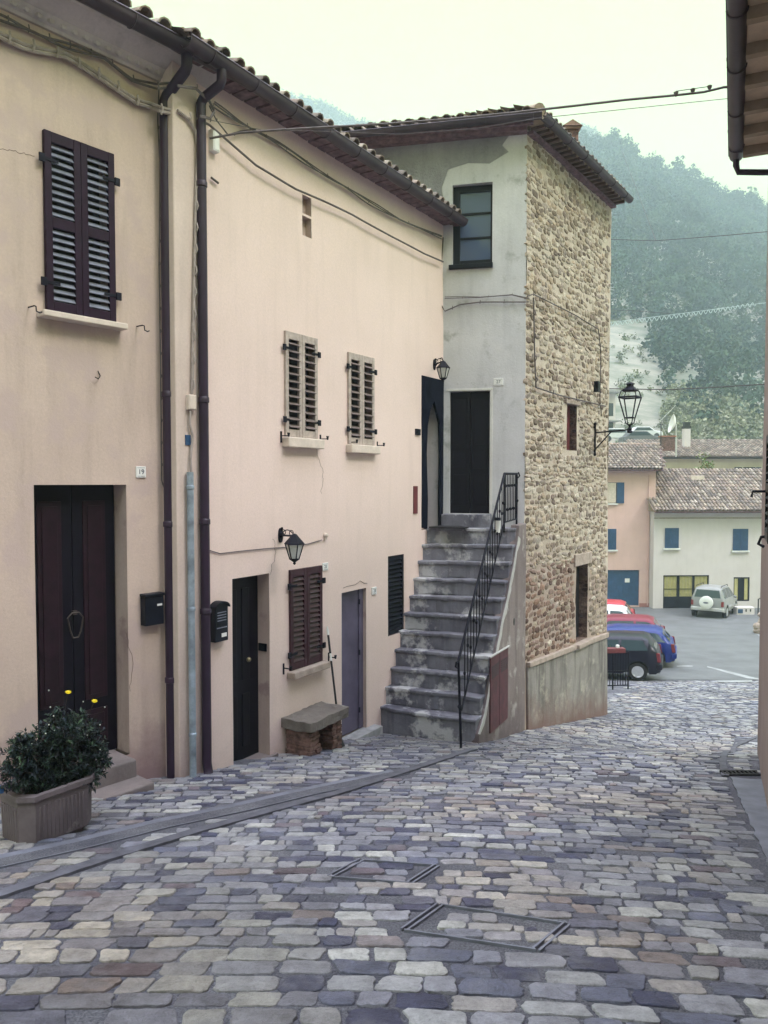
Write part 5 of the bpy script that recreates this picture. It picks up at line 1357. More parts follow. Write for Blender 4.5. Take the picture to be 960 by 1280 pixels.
# markings on the square
def mark(pix, off=.027):
    """pix: two long edges as (a0, a1, b1, b0); sampled so that the paint follows the ground"""
    q = [gp(x, y) for x, y in pix]; mb = MB(); n = 24
    lerp = lambda p, r, t_: (p[0] + (r[0] - p[0]) * t_, p[1] + (r[1] - p[1]) * t_)
    P = []
    for i in range(n + 1):
        for k in range(3): p = lerp(lerp(q[0], q[1], i / n), lerp(q[3], q[2], i / n), k / 2); P.append((p[0], p[1], G(*p) + off))
    mb.add(P, [(i * 3 + k, i * 3 + k + 1, i * 3 + k + 4, i * 3 + k + 3) for i in range(n) for k in range(2)]); one(mb, 'road_marking', MT['paint_line'], None, None, kind='structure', smooth=True)
mark([(884, 833.5), (958, 850), (958, 852), (884, 835)]); mark([(893, 800), (905, 799), (958, 797), (958, 799)]) if False else None
mark([(897, 851.5), (940, 851.2), (940, 853.8), (897, 854)]); mark([(846, 833), (866, 832.6), (866, 834.2), (846, 834.4)]); mark([(946, 793), (958, 797), (958, 803), (952, 799)])

# ================================================================== CARS
def car(label, cat, paint, L, Wd, Hh, rear_x, kind, X, Y, heading, wheels=.29, group=None, roof_rail=False, hide=False, name='parked_car'):
    """heading = unit vector the car points to; (X, Y) = rear end centre of the near side"""
    fr = Frame(X, Y, heading[0], heading[1]); zg = G(X, Y)
    zg2 = G(*fr.world(L, 0, 0)[:2]); pit = (zg2 - zg) / L
    # near side is the car's left (local +y) for cars pointing left: place the body so that y in [-W, 0]
    y1 = 0.0; y0 = -Wd; yc = (y0 + y1) / 2
    root = thing(name, label, cat, (L / 2, yc, zg), fr, group)
    H_in = Hh
    if kind != 'suv': Hh = 1.42
    if kind == 'hatch': # stations x, top, belt
        K = [(0, .50, .50), (.03, .72, .72), (.07, .90, .90), (.16, .97, .95), (.42, Hh - .10, .96), (.62, Hh - .015, .96), (1.1, Hh, .95), (1.9, Hh - .02, .94), (2.25, Hh - .08, .93), (L - 1.0, .96, .92), (L - .5, .86, .84), (L - .15, .70, .70), (L, .52, .52)]
    elif kind == 'box':
        K = [(0, .52, .52), (.02, .70, .70), (.06, .88, .88), (.13, .99, .97), (.22, 1.12, .975), (.36, Hh - .09, .97), (.52, Hh - .02, .97), (1.1, Hh, .95), (1.8, Hh - .02, .94), (2.1, Hh - .09, .93), (L - .75, .98, .92), (L - .35, .88, .84), (L - .1, .70, .70), (L, .52, .52)]
    elif kind == 'suv':
        K = [(0, .62, .62), (.03, .95, .95), (.05, 1.08, 1.06), (.20, Hh - .12, 1.06), (.32, Hh - .01, 1.05), (1.6, Hh, 1.04), (2.2, Hh - .04, 1.03), (2.5, Hh - .14, 1.02), (L - 1.1, 1.06, 1.0), (L - .25, .95, .92), (L - .06, .8, .8), (L, .6, .6)]
    if kind != 'suv':
        kz = H_in / 1.42; Hh = H_in; K = [(a, b * kz, c * kz) for a, b, c in K]
    else: kz = 1.0
    wr = wheels; xa, xb = .64 if kind != 'suv' else .72, L - .72
    xs = sorted(set([k[0] for k in K] + [xa + (wr + .05) * math.cos(a) for a in [PI * i / 8 for i in range(9)]] + [xb + (wr + .05) * math.cos(a) for a in [PI * i / 8 for i in range(9)]]))
    def itp(x, j):
        for a, b in zip(K, K[1:]):
            if x <= b[0] + 1e-6: return a[j] + (b[j] - a[j]) * (x - a[0]) / max(1e-6, b[0] - a[0])
        return K[-1][j]
    zlo = .20 if kind != 'suv' else .36
    rings = []
    for x in xs:
        lo = zlo + (.06 if x < .1 or x > L - .1 else 0)
        for xc in (xa, xb):
            if abs(x - xc) < wr + .05: lo = max(lo, wr + math.sqrt(max(0, (wr + .05) ** 2 - (x - xc) ** 2)))
        top, belt = itp(x, 1), itp(x, 2); e = min(1, x / .35, (L - x) / .5); tp = Wd / 2 * (.82 + .18 * max(0, e) ** .5)
        mz = min(max(lo + .02, .55), belt - .01); g = max(0, (top - belt)); rw = tp - .02 - min(.20, g * .42)
        rings.append([(x, -tp * .97, min(lo, mz - .005)), (x, -tp, mz), (x, -tp * .975, belt), (x, -rw, max(belt + .002, top - .05)), (x, -rw + .10, top + .003), (x, 0, top + .02 + .003), (x, rw - .10, top + .003), (x, rw, max(belt + .002, top - .05)), (x, tp * .975, belt), (x, tp, mz), (x, tp * .97, min(lo, mz - .005))])
    n = 11
    def T(p): return (p[0], yc + p[1], zg + p[2] + pit * p[0])
    mb = MB(); mb.add([T(p) for r in rings for p in r], [(i * n + k, i * n + k + 1, (i + 1) * n + k + 1, (i + 1) * n + k) for i in range(len(rings) - 1) for k in range(n - 1)] + [tuple(range(n)), tuple(range((len(rings) - 1) * n, len(rings) * n))])
    body = mb.build('body', paint, root, smooth=True, sharp=38)
    mb = MB(); mb.add([T(p) for p in [(xs[1], -Wd * .42, zlo + .02), (xs[-2], -Wd * .42, zlo + .02), (xs[-2], Wd * .42, zlo + .02), (xs[1], Wd * .42, zlo + .02)]], [(0, 1, 2, 3)]); 
    mb.box(.35, L - .35, yc - Wd * .40, yc + Wd * .40, zg + zlo + .03, zg + .62); mb.build('underbody', MT['plastic'], root)
    # side windows as glass set just proud of the body sides
    def side_pt(x, q, sgn):
        top, belt = itp(x, 1), itp(x, 2); e = min(1, x / .35, (L - x) / .5); tp = Wd / 2 * (.82 + .18 * max(0, e) ** .5); g = max(0, top - belt); rw = tp - .02 - min(.20, g * .42)
        z = belt + .035 + (top - .05 - belt - .065) * q; f_ = (z - belt) / max(.01, top - .05 - belt); y = tp * .975 + (rw - tp * .975) * f_ + .006
        return T((x, sgn * y, z))
    if kind == 'hatch': wins = [(.48, 1.02), (1.10, 1.98)] ; slant = .30
    elif kind == 'box': wins = [(.52, 1.12), (1.20, 1.9)]; slant = .16
    else: wins = [(.34, .98), (1.06, 1.80), (1.88, 2.55)]; slant = .10
    for sgn in (-1, 1):
        for wi, (a, b) in enumerate(wins):
            mb = MB(); m_ = 6; lo_ = []; hi_ = []
            for i in range(m_ + 1):
                x = a + (b - a) * i / m_
                xl = x - (slant * (1 - i / m_) if wi == 0 else 0) + (.35 * (i / m_) ** 1.5 if wi == len(wins) - 1 else 0)
                lo_.append(side_pt(xl, 0, sgn)); hi_.append(side_pt(x, 1, sgn))
            mb.add(lo_ + hi_, [(i, i + 1, m_ + 2 + i, m_ + 1 + i) for i in range(m_)]); mb.build('side_window', MT['glass_car'], root)
    # rear window
    xr = [k for k in K if k[1] > k[2] + .02][0]; xb_ = [k for k in K if abs(k[2] - k[1]) <= .03 and k[0] < 1][-1]
    a = (xb_[0], xb_[1]); b = (xr[0], xr[1]); wv = Wd * .37; 
    mb = MB(); p = lambda f_, s_, w_: T((a[0] + (b[0] - a[0]) * f_ - .012, s_ * w_, a[1] + (b[1] - a[1]) * f_ + .006))
    mb.add([p(.06, -1, wv), p(.06, 1, wv), p(.97, 1, wv * .86), p(.97, -1, wv * .86)], [(0, 1, 2, 3)]); mb.build('rear_window', MT['glass_car'], root)
    mb = MB(); q = K[-4] if kind != 'suv' else K[-4]; q2 = [k for k in K if k[0] < q[0]][-1]
    mb.add([T((q2[0] + .02, -wv * .85, q2[1] - .012 + .012)), T((q2[0] + .02, wv * .85, q2[1])), T((q[0] - .02, wv, q[1] + .03)), T((q[0] - .02, -wv, q[1] + .03))], [(0, 1, 2, 3)]); mb.v = [(x, y, z + .03) for x, y, z in mb.v]; mb.build('windscreen', MT['glass_car'], root)
    # bumpers, lamps, plate
    mb = MB(); zc = .42 if kind != 'suv' else .52
    mb.add(*[[T(p) for p in [(-.05, -Wd * .44, zc - .1), (-.05, Wd * .44, zc - .1), (.12, Wd * .485, zc - .1), (.12, -Wd * .485, zc - .1), (-.05, -Wd * .44, zc + .08), (-.05, Wd * .44, zc + .08), (.12, Wd * .485, zc + .08), (.12, -Wd * .485, zc + .08)]], [(0, 3, 2, 1), (4, 5, 6, 7), (0, 1, 5, 4), (1, 2, 6, 5), (2, 3, 7, 6), (3, 0, 4, 7)]])
    mb.build('bumper', paint if kind != 'suv' else MT['chrome'], root, bevel=.03)
    mb = MB(); mb.add(*[[T(p) for p in [(L - .12, -Wd * .485, zc - .1), (L - .12, Wd * .485, zc - .1), (L + .05, Wd * .43, zc - .1), (L + .05, -Wd * .43, zc - .1), (L - .12, -Wd * .485, zc + .08), (L - .12, Wd * .485, zc + .08), (L + .05, Wd * .43, zc + .08), (L + .05, -Wd * .43, zc + .08)]], [(0, 3, 2, 1), (4, 5, 6, 7), (0, 1, 5, 4), (1, 2, 6, 5), (2, 3, 7, 6), (3, 0, 4, 7)]])
    mb.build('bumper', paint, root, bevel=.03)
    for sgn in (-1, 1):
        mb = MB(); yy = sorted([sgn * (Wd / 2 * .78), sgn * (Wd / 2 * .925)]); z0 = .62 * kz if kind != 'suv' else .68
        vs_ = [T(p) for p in [(-.012, yy[0], z0), (.10, yy[0], z0), (.10, yy[1], z0), (-.012, yy[1], z0), (.03, yy[0], z0 + .27), (.14, yy[0], z0 + .27), (.14, yy[1], z0 + .27), (.03, yy[1], z0 + .27)]]
        mb.add(vs_, [(0, 3, 2, 1), (4, 5, 6, 7), (0, 1, 5, 4), (1, 2, 6, 5), (2, 3, 7, 6), (3, 0, 4, 7)]); mb.build('tail_light', MT['tail'], root, bevel=.012)
        mb = MB(); vs_ = [T(p) for p in [(L - .22, yy[0], .58), (L - .01, yy[0], .58), (L - .01, yy[1], .58), (L - .22, yy[1], .58), (L - .26, yy[0], .74), (L - .06, yy[0], .72), (L - .06, yy[1], .72), (L - .26, yy[1], .74)]]
        mb.add(vs_, [(0, 3, 2, 1), (4, 5, 6, 7), (0, 1, 5, 4), (1, 2, 6, 5), (2, 3, 7, 6), (3, 0, 4, 7)]); mb.build('headlight', MT['glass_lamp'], root, bevel=.012)
        mb = MB(); c_ = T((L - 1.25 if kind != 'suv' else L - 1.45, sgn * (Wd / 2 + .07), 1.0)); mb.ball(c_, .09, 8, (.6, 1, .7)); mb.build('wing_mirror', paint, root, smooth=True)
        for xc in (xa, xb):
            yo = sgn * (Wd / 2 - .10); c_ = T((xc, yo, wr)); mb = MB(); prof = [(wr * .60, -.085), (wr * .95, -.09), (wr, -.06), (wr, .06), (wr * .95, .09), (wr * .60, .085)]
            mb.lathe(c_, prof, 24, 'y'); wh = mb.build('wheel', MT['tyre'], root, smooth=True)
            mb = MB(); mb.lathe((c_[0], c_[1] + sgn * .088, c_[2]), [(wr * .60, -.012), (wr * .64, 0), (wr * .64, .010), (wr * .56, .010), (wr * .52, 0)], 24, 'y')
            for k in range(5 if kind != 'hatch' else 9):
                nn_ = 5 if kind != 'hatch' else 9; a_ = k * 2 * PI / nn_; R = Matrix.Rotation(-a_, 3, 'Y'); rr = wr * .34
                mb.obox((c_[0] + rr * math.cos(a_), c_[1] + sgn * .092, c_[2] + rr * math.sin(a_)), (wr * .52, .014, wr * (.24 if nn_ == 5 else .13)), R)
            mb.lathe((c_[0], c_[1] + sgn * .092, c_[2]), [(wr * .14, -.01), (wr * .15, .012)], 12, 'y'); mb.build('rim', MT['rim'], wh)
    return root, T, fr, yc, zg
PB = {}
for nm, c_ in (('black', (.006, .006, .018)), ('blue', (.01, .025, .16)), ('maroon', (.17, .012, .035)), ('white', (.62, .64, .66)), ('red', (.38, .025, .04)), ('silver', (.27, .275, .275)), ('grey', (.12, .13, .14))):
    PB[nm] = M('car_paint_' + nm, c_, .30, .06, 2, 0, spec=.3, coat=.05)
hd = (-.935, .355)
def park(px, Y, **kw):
    x = (px - 480) / F * Y; return x, Y
x, y = park(829, 22.05); car('small black hatchback parked beside the planted railing', 'car', PB['black'], 3.5, 1.55, 1.27, 0, 'box', x, y, hd, .27, 'cars parked on the square')
x, y = park(847, 24.6); car('blue hatchback parked right behind the black one', 'car', PB['blue'], 3.85, 1.6, 1.22, 0, 'hatch', x, y, hd, .30, 'cars parked on the square')
x, y = park(834, 27.3); car('dark red hatchback parked behind the blue one', 'car', PB['maroon'], 3.8, 1.6, 1.27, 0, 'hatch', x, y, hd, .29, 'cars parked on the square')
x, y = park(797, 30.6); car('white car parked between the dark red and the bright red one', 'car', PB['white'], 3.8, 1.6, 1.32, 0, 'hatch', x, y, hd, .29, 'cars parked on the square')
x, y = park(794, 33.6); car('bright red car with pale roof, farthest of the row', 'car', PB['red'], 3.8, 1.6, 1.28, 0, 'hatch', x, y, hd, .29, 'cars parked on the square')
# silver off-road car from behind
th = math.radians(23.4 + 11); hs = (math.sin(th), math.cos(th)); xg = (886 - 480) / F * 39.2
fr0 = Frame(xg, 39.2, *hs); c0 = fr0.world(0, .86, 0)
root, T, fr_, yc, zg = car('silver off road car with a white spare wheel cover in front of the white house', 'car', PB['silver'], 3.9, 1.72, 1.62, 0, 'suv', c0[0], c0[1], hs, .34)
mb = MB(); c_ = T((-.16, .02, .86)); mb.lathe(c_, [(.30, .0), (.335, -.02), (.335, -.14), (.29, -.165), (.12, -.175)], 28, 'x')
mb.v = [(2 * c_[0] - v[0] - .13 if False else v[0] + .13, v[1], v[2]) for v in mb.v]; sw_ = mb.build('spare_wheel', MT['white'], root, smooth=True)
mb = MB(); mb.prism([(c_[1] + .13 * math.cos(a), c_[2] + .05 * math.sin(a)) for a in [2 * PI * i / 14 for i in range(14)]], c_[0] - .052, c_[0] - .040, 'x'); mb.build('badge', MT['slat_skylit'], sw_)
mb = MB(); q0 = T((-.06, .34, .50)); q1 = T((-.055, -.12, .60)); mb.box(q0[0] - .01, q0[0], min(q0[1], q1[1]), max(q0[1], q1[1]), q0[2] - .0, q1[2]); mb.build('number_plate', MT['white'], root)
for sgn in (-1, 1):
    mb = MB(); pts = [T((.38, sgn * .60, 1.63)), T((.42, sgn * .60, 1.69)), T((2.0, sgn * .60, 1.68)), T((2.06, sgn * .60, 1.60))]; mb.tube(pts, .018, 6); mb.build('roof_rail', MT['plastic'], root)

# ================================================================== PLANTED RAILING, ROCKS, CABINET ON THE SQUARE
ra_ = gp(785, 862); fr = Frame(ra_[0], ra_[1], 1, .10); zr = ra_[2]
rt = thing('planted_railing', 'low black iron railing holding red planter boxes beside the stone tower', 'railing', (-.6, 0, zr), fr)
h1 = .98; xl = -1.25
mb = MB()
for x in (0, -.42, -.84, xl): mb.tube([(x, 0, zr - .05), (x, 0, zr + h1 + .03)], .02, 6)
mb.build('post', MT['dark_iron'], rt)
mb = MB()
for z in (.12, .5, h1): mb.box(xl, 0, -.012, .012, zr + z - .015, zr + z + .015)
mb.build('rail', MT['dark_iron'], rt)
for i in range(17):
    x = -.07 - i * .072; mb = MB(); mb.tube([(x, 0, zr + .13), (x, 0, zr + h1 - .01)], .011, 5); mb.build('baluster', MT['dark_iron'], rt)
mb = MB(); mb.box(xl + .3, -.12, -.10, .10, zr + h1 + .02, zr + h1 + .14); pb_ = one(mb, 'flower_box', MT['flag_red'], 'dark red flower box on the iron railing', 'flower box', fr=fr, bevel=.01)
mb = MB(); mb.lathe((xl + .42, -.14, zr + h1 - .0), [(.11, 0), (.155, .17), (.17, .18), (.17, .20)], 14); pot_ = one(mb, 'hanging_basket', MT['terracotta'], 'terracotta pot of pale flowers at the left end of the iron railing', 'flower pot', fr=fr, smooth=True)
mb = MB()
for k in range(110):
    p = Vector((xl + .42 + rnb.gauss(0, .09), -.14 + rnb.gauss(0, .08), zr + h1 + .22 + abs(rnb.gauss(0, .05)))); s_ = .025; mb.cc = rnb.choice([(.5, .42, .2), (.08, .14, .05), (.6, .55, .45), (.12, .2, .08)])
    a = Vector((rnb.uniform(-1, 1), rnb.uniform(-1, 1), rnb.uniform(-1, 1))).normalized() * s_; b = a.cross(Vector((.3, .5, .8))).normalized() * s_; mb.add([p - a, p + b, p + a, p - b], [(0, 1, 2, 3)])
mb.cc = None; one(mb, 'pot_flowers', MT['leaf'], 'clump of pale yellow flowers in the terracotta pot on the railing', 'flowers', fr=fr)
mb = MB(); mb.box(-.34, -.26, -.04, .04, zr + h1 + .142, zr + h1 + .22); one(mb, 'paper_cup', MT['white'], 'white cup standing on the red flower box', 'cup', fr=fr, bevel=.012)
mb = MB(); q = gp(772, 866); mb.ball((q[0] - .2, q[1], q[2] + .0), .9, 12, (1, .16, .07)); one(mb, 'kerb_edge', MT['kerb'], 'low dark stone edge under the iron railing', 'kerb stone')
mb = MB()
for px, py, r_ in ((951, 790, .33), (948, 783, .25), (955, 778, .3), (953, 769, .22)):
    q = gp(px, 792); p = at(px, py, q[1]); mb.ball((p[0], p[1], max(p[2], q[2] + r_ * .4)), r_, 8, (1, .8, .75))
one(mb, 'rock_pile', MT['sill_stone'], 'small heap of pale rocks at the foot of the right house edge', 'rocks', warp=.06)

# ================================================================== FAR HOUSES
def far_frame(px, Y, ux=1, uy=0): x = (px - 480) / F * Y; return Frame(x, Y, ux, uy)
FW = far_frame(818, 43, 1, .04)    # white house, u=0 at its left corner
def far_win(parent, fr, px0, px1, yt, yb, mf='blue_paint', open_=False, name='window'):
    a, b, c_, d_ = fr.rect(px0, yt, px1, yt, yb, yb)
    f = MB(); f.box(a, b, -.01, .04, c_, d_); o = f.build(name, MT['glass'], parent, fr=fr)
    m_ = (a + b) / 2
    for x0, x1 in ((a, m_ - .01), (m_ + .01, b)):
        s = MB(); s.box(x0, x1, -.065, -.012, c_, d_); 
        z = c_ + .08
        while z < d_ - .08: s.box(x0 + .06, x1 - .06, -.078, -.064, z, z + .028); z += .07
        s.build('shutter', MT[mf], o, fr=fr)
    s = MB(); s.box(a - .08, b + .08, -.13, .02, c_ - .09, c_ - .01); s.build('window_sill', MT['white'], o, fr=fr)
zgw = G((818 - 480) / F * 43, 43) - .3
wh = thing('white_far_house', 'cream white house with blue shutters and a yellow blinded garage across the square', 'house', (3, 0, zgw), FW)
WL = 8.6; ew = FW.pt(880, 639)[1]; rz = at(880, 590, 46.2)[2]
a_, b_, c_, d_ = FW.rect(829, 718, 886, 720, 764, 767); gar = (a_, b_, c_, d_)
a_, b_, c_, d_ = FW.rect(917, 721, 937, 722, 751, 752); gw = (a_, b_, c_, d_)
mb = MB(); wall_sheet(mb, 0, WL, zgw, ew, [(*gar, .12), (*gw, .12)], step=.8, amp=.01, seed=51); shell(mb, 0, WL, 0, 6.6, zgw, ew); mb.build('wall', MT['far_white'], wh, smooth=True, sharp=25)
mb = MB(); reveal(mb, *gar, .12); mb.build('reveal', MT['far_white'], wh); mb = MB(); reveal(mb, *gw, .12); mb.build('reveal', MT['far_white'], wh)
far_win(wh, FW, 831, 848, 660, 685); far_win(wh, FW, 916, 934.5, 661, 688)
mb = MB(); W_ = gar[1] - gar[0]; Hg = gar[3] - gar[2]; zs_ = gar[2] + Hg * .42
mb.box(gar[0], gar[1], .05, .09, gar[2], zs_)
for k in range(4): x = gar[0] + W_ * k / 3; mb.box(max(gar[0], x - .07), min(gar[1], x + .07), .0501, .09, zs_ + .001, gar[3])
mb.box(gar[0], gar[1], .049, .089, gar[3] - .07, gar[3] - .001); mb.box(gar[0], gar[1], .046, .075, zs_ + Hg * .20, zs_ + Hg * .20 + .03)
gd = mb.build('garage_door', MT['black_box'], wh)
mb = MB(); x = gar[0] + .08
while x < gar[1] - .08: mb.tube([(x, .098, zs_ + .01), (x, .098, gar[3] - .08)], .032, 6); x += .085
mb.build('striped_blind', MT['curtain_yellow'], gd)
mb = MB(); mb.box(gw[0], gw[1], .10, .12, gw[2], gw[3]); wo = mb.build('window', MT['glass'], wh)
mb = MB()
for p_ in (0, .31, .62, .93): mb.box(gw[0] + (gw[1] - gw[0]) * p_, gw[0] + (gw[1] - gw[0]) * p_ + .07, .05, .099, gw[2], gw[3])
mb.box(gw[0] + .37 * (gw[1] - gw[0]), gw[0] + .64 * (gw[1] - gw[0]), .052, .097, gw[2], gw[3]); mb.box(gw[0], gw[1], .051, .098, gw[3] - .08, gw[3] - .001); mb.box(gw[0], gw[1], .0515, .098, gw[2], gw[2] + .07); mb.build('window_frame', MT['black_box'], wo)
mb = MB()
for s0, s1 in ((.08, .31), (.69, .93)): mb.box(gw[0] + s0 * (gw[1] - gw[0]), gw[0] + s1 * (gw[1] - gw[0]), .085, .0995, gw[2] + .08, gw[3] - .09)
mb.build('blind', MT['curtain_yellow'], wo)
mb = MB(); mb.prism([(-.42, ew - .02), (3.3, rz - .08), (7, ew - .02)], -.12, WL + .1, 'x'); wrf = mb.build('roof', MT['soffit'], wh)
up = Vector((0, 3.7, rz - ew)).normalized(); mb = MB(); rows = int(math.hypot(3.7, rz - ew) / .35) + 1
coppi(mb, (-.14, -.5, ew + .03), (1, 0, 0), up, int((WL + .25) / .21), rows, sp=.21, r=.085); mb.build('roof_tiles', MT['tile'], wrf, smooth=True)
mb = MB(); gutter(mb, -.15, WL + .1, -.55, ew - .01, .07, 1.2); mb.build('gutter', MT['eave_brick'], wh)
mb = MB(); mb.box(0, WL, -.05, .0, ew - .42, ew - .36); mb.build('eave_band', MT['sill_stone'], wh)
mb = MB(); sx_, sz_ = FW.pt(866, 592, -2.9)[0], rz - .35; mb.box(sx_ - .4, sx_ + .4, 2.2, 2.8, sz_ - .2, sz_ + .12); mb.build('skylight', MT['sill'], wrf, bevel=.02)
# pink far house
FP2 = far_frame(819.5, 43.6, 1, -.02)
ph = thing('pink_far_house', 'pale pink gabled house with blue shutters left of the white house', 'house', (-3, 0, zgw), FP2)
ep = FP2.pt(790, 587)[1]; PLn = -7.5; rp = at(842, 557, 47.0)[2]; dp = 3.6
a_, b_, c_, d_ = FP2.rect(742, 712, 799, 713, 757, 757); pg = (a_, b_, c_, d_)
mb = MB(); wall_sheet(mb, PLn, 0, zgw, ep, [(*pg, .15)], step=.8, amp=.01, seed=61); mb.build('wall', MT['far_pink'], ph, smooth=True)
gy = dp * 2; sk = 2.35
mb = MB(); mb.add([(0, 0, zgw), (sk, gy, zgw), (sk, gy, ep), (sk / 2, dp, rp - .1), (0, 0, ep)], [(0, 1, 2, 3, 4)]); mb.add([(sk, gy, zgw), (PLn, gy, zgw), (PLn, gy, ep), (sk, gy, ep)], [(0, 1, 2, 3)]); mb.add([(PLn, 0, zgw), (PLn, gy, zgw), (PLn, gy, ep), (PLn, 0, ep)], [(0, 1, 2, 3)])
mb.build('gable_wall', MT['far_pink'], ph)
mb = MB(); mb.box(pg[0], pg[1], .10, .14, pg[2], pg[3])
x = pg[0] + .2
while x < pg[1]: mb.box(x, x + .02, .09, .101, pg[2], pg[3]); x += .3
go = mb.build('garage_door', MT['blue_paint'], ph)
mb = MB(); a_, b_, c_, d_ = FP2.rect(781, 723, 787, 723, 728, 728, -.1); mb.box(a_, b_, .085, .089, c_, d_); mb.build('notice', MT['white'], go)
mb = MB(); reveal(mb, *pg, .15); mb.build('reveal', MT['far_pink'], ph)
mb = MB(); mb.box(pg[1] + .02, -.01, -.03, .02, zgw, FP2.pt(800, 754)[1]); mb.build('plinth', MT['far_base'], ph)
far_win(ph, FP2, 752, 770, 661, 687); far_win(ph, FP2, 736, 748, 603, 629)
a_, b_, c_, d_ = FP2.rect(757, 603, 771, 603, 629, 629)
mb = MB(); mb.box(a_, b_, -.005, .04, c_, d_); wo = mb.build('window', MT['glass'], ph, label='upper window with one open blue shutter')
mb = MB(); x2 = FP2.u(780); mb.box(b_, x2, -.07, -.02, c_, d_); mb.build('shutter', MT['blue_paint'], wo)
mb = MB(); mb.box(a_, b_ - .05, -.02, -.006, c_ + .03, d_ - .02); mb.build('curtain', MT['sill'], wo)
mb = MB(); mb.box(a_ - .05, b_ + .05, -.12, .0, c_ - .09, c_ - .01); mb.build('window_sill', MT['white'], wo)
mb = MB(); mb.add([(PLn, -.35, ep - .03), (.25, -.35, ep - .03), (sk / 2 + .25, dp, rp), (PLn, dp, rp), (PLn, gy + .3, ep - .03), (sk + .25, gy + .3, ep - .03)] , [(0, 1, 2, 3), (3, 2, 5, 4), (0, 1, 5, 4)]); prf = mb.build('roof', MT['soffit'], ph)
up = Vector((0, dp + .35, rp - ep)).normalized(); L_ = math.hypot(dp + .35, rp - ep); rows = int(L_ / .35) + 1; mb = MB(); nc = int((.3 - PLn) / .21)
shx = (sk / 2) / L_
for c_i in range(nc + 6):
    x0_ = PLn + c_i * .21; r0 = 0 if x0_ < .2 else int((x0_ - .2) / shx / .35) + 1
    if r0 < rows: coppi(mb, Vector((x0_, -.42, ep + .02)) + up * (r0 * .35), (1, 0, 0), up, 1, rows - r0, sp=.21, r=.085)
mb.cc = (.34, .25, .2)
mb.tube([(PLn, dp, rp + .06), (sk / 2 + .2, dp, rp + .06)], .1, 8)
mb.cc = None; mb.build('roof_tiles', MT['tile'], prf, smooth=True)
mb = MB(); mb.tube([(sk / 2 + .22, dp, rp + .03), (sk + .24, gy + .3, ep + .0)], .10, 6); mb.tube([(.24, -.35, ep + .02), (sk / 2 + .22, dp, rp + .03)], .07, 6); mb.build('verge', MT['eave_brick'], prf)
mb = MB(); gutter(mb, PLn, .25, -.46, ep - .02, .07, 1.2); mb.build('gutter', MT['eave_brick'], ph)
mb = MB(); u_ = FP2.u(811); mb.tube([(u_, -.05, ep - .3), (u_, -.05, zgw + .4)], .035, 6); mb.build('downpipe', MT['far_pink'], ph)
q = at(831, 558, 47.5); mb = MB(); mb.box(q[0] - .35 - FP2.O[0], q[0] + .42 - FP2.O[0], dp + .0, dp + .5, rp - .3, rp + .55); chp = mb.build('chimney', MT['brick'], ph)
mb = MB(); mb.box(q[0] - .42 - FP2.O[0], q[0] + .49 - FP2.O[0], dp - .07, dp + .57, rp + .552, rp + .62); mb.build('chimney_cap', MT['terracotta'], chp)
mb = MB(); q = at(826, 558, 47); mb.tube([(q[0], q[1], q[2] - .2), (q[0], q[1], q[2] + 1.5)], .025, 5); mb.box(q[0] - .09, q[0] + .09, q[1] - .02, q[1] + .02, q[2] + 1.32, q[2] + 1.36); one(mb, 'antenna_pole', MT['plastic'], 'thin antenna pole beside the brick chimney of the pink far house', 'antenna')
# third house behind
FC = far_frame(840, 58, 1, .0)
hc = thing('cream_far_house', 'low cream house with a long tiled roof seen above the white house', 'house', (4, 0, -5), FC)
ec = FC.pt(900, 572.5)[1]; rc_ = at(900, 552, 62)[2]
mb = MB(); mb.box(-2, 12, 0, 8, -5.3, ec); mb.build('wall', MT['far_cream'], hc)
mb = MB(); mb.prism([(-.5, ec + .0), (4, rc_ - .12), (8.5, ec + .0)], -2.2, 12.2, 'x'); cf = mb.build('roof', MT['soffit'], hc)
up = Vector((0, 4.5, rc_ - ec)).normalized(); mb = MB(); coppi(mb, (-2.2, -.58, ec + .06), (1, 0, 0), up, 58, int(math.hypot(4.5, rc_ - ec) / .35) + 1, sp=.25, r=.1, seg=4); mb.build('roof_tiles', MT['tile'], cf, smooth=True)
mb = MB(); gutter(mb, -2.2, 12.2, -.62, ec, .08, 2); mb.build('gutter', MT['plastic'], hc)
for x0, x1 in ((918, 927), (929, 944), (945, 951)):
    a_, b_, c_, d_ = FC.rect(x0, 584, x1, 584, 590, 590); mb = MB(); mb.box(a_, b_, -.05, .05, c_ - .3, d_); mb.build('window', MT['glass'], hc)
q = at(858, 552, 60); mb = MB(); mb.box(q[0] - .24 - FC.O[0], q[0] + .24 - FC.O[0], 1.8, 2.3, ec, at(858, 536, 60)[2]); cho = mb.build('chimney', MT['far_white'], hc)
mb = MB(); zz_ = at(858, 536, 60)[2]; mb.box(q[0] - .27 - FC.O[0], q[0] + .27 - FC.O[0], 1.77, 2.33, zz_ + .03, zz_ + .2); mb.box(q[0] - .2 - FC.O[0], q[0] + .2 - FC.O[0], 1.85, 2.25, zz_ + .2, zz_ + .45); mb.box(q[0] - .27 - FC.O[0], q[0] + .27 - FC.O[0], 1.77, 2.33, zz_ + .452, zz_ + .52); mb.build('chimney_cap', MT['plastic'], cho)
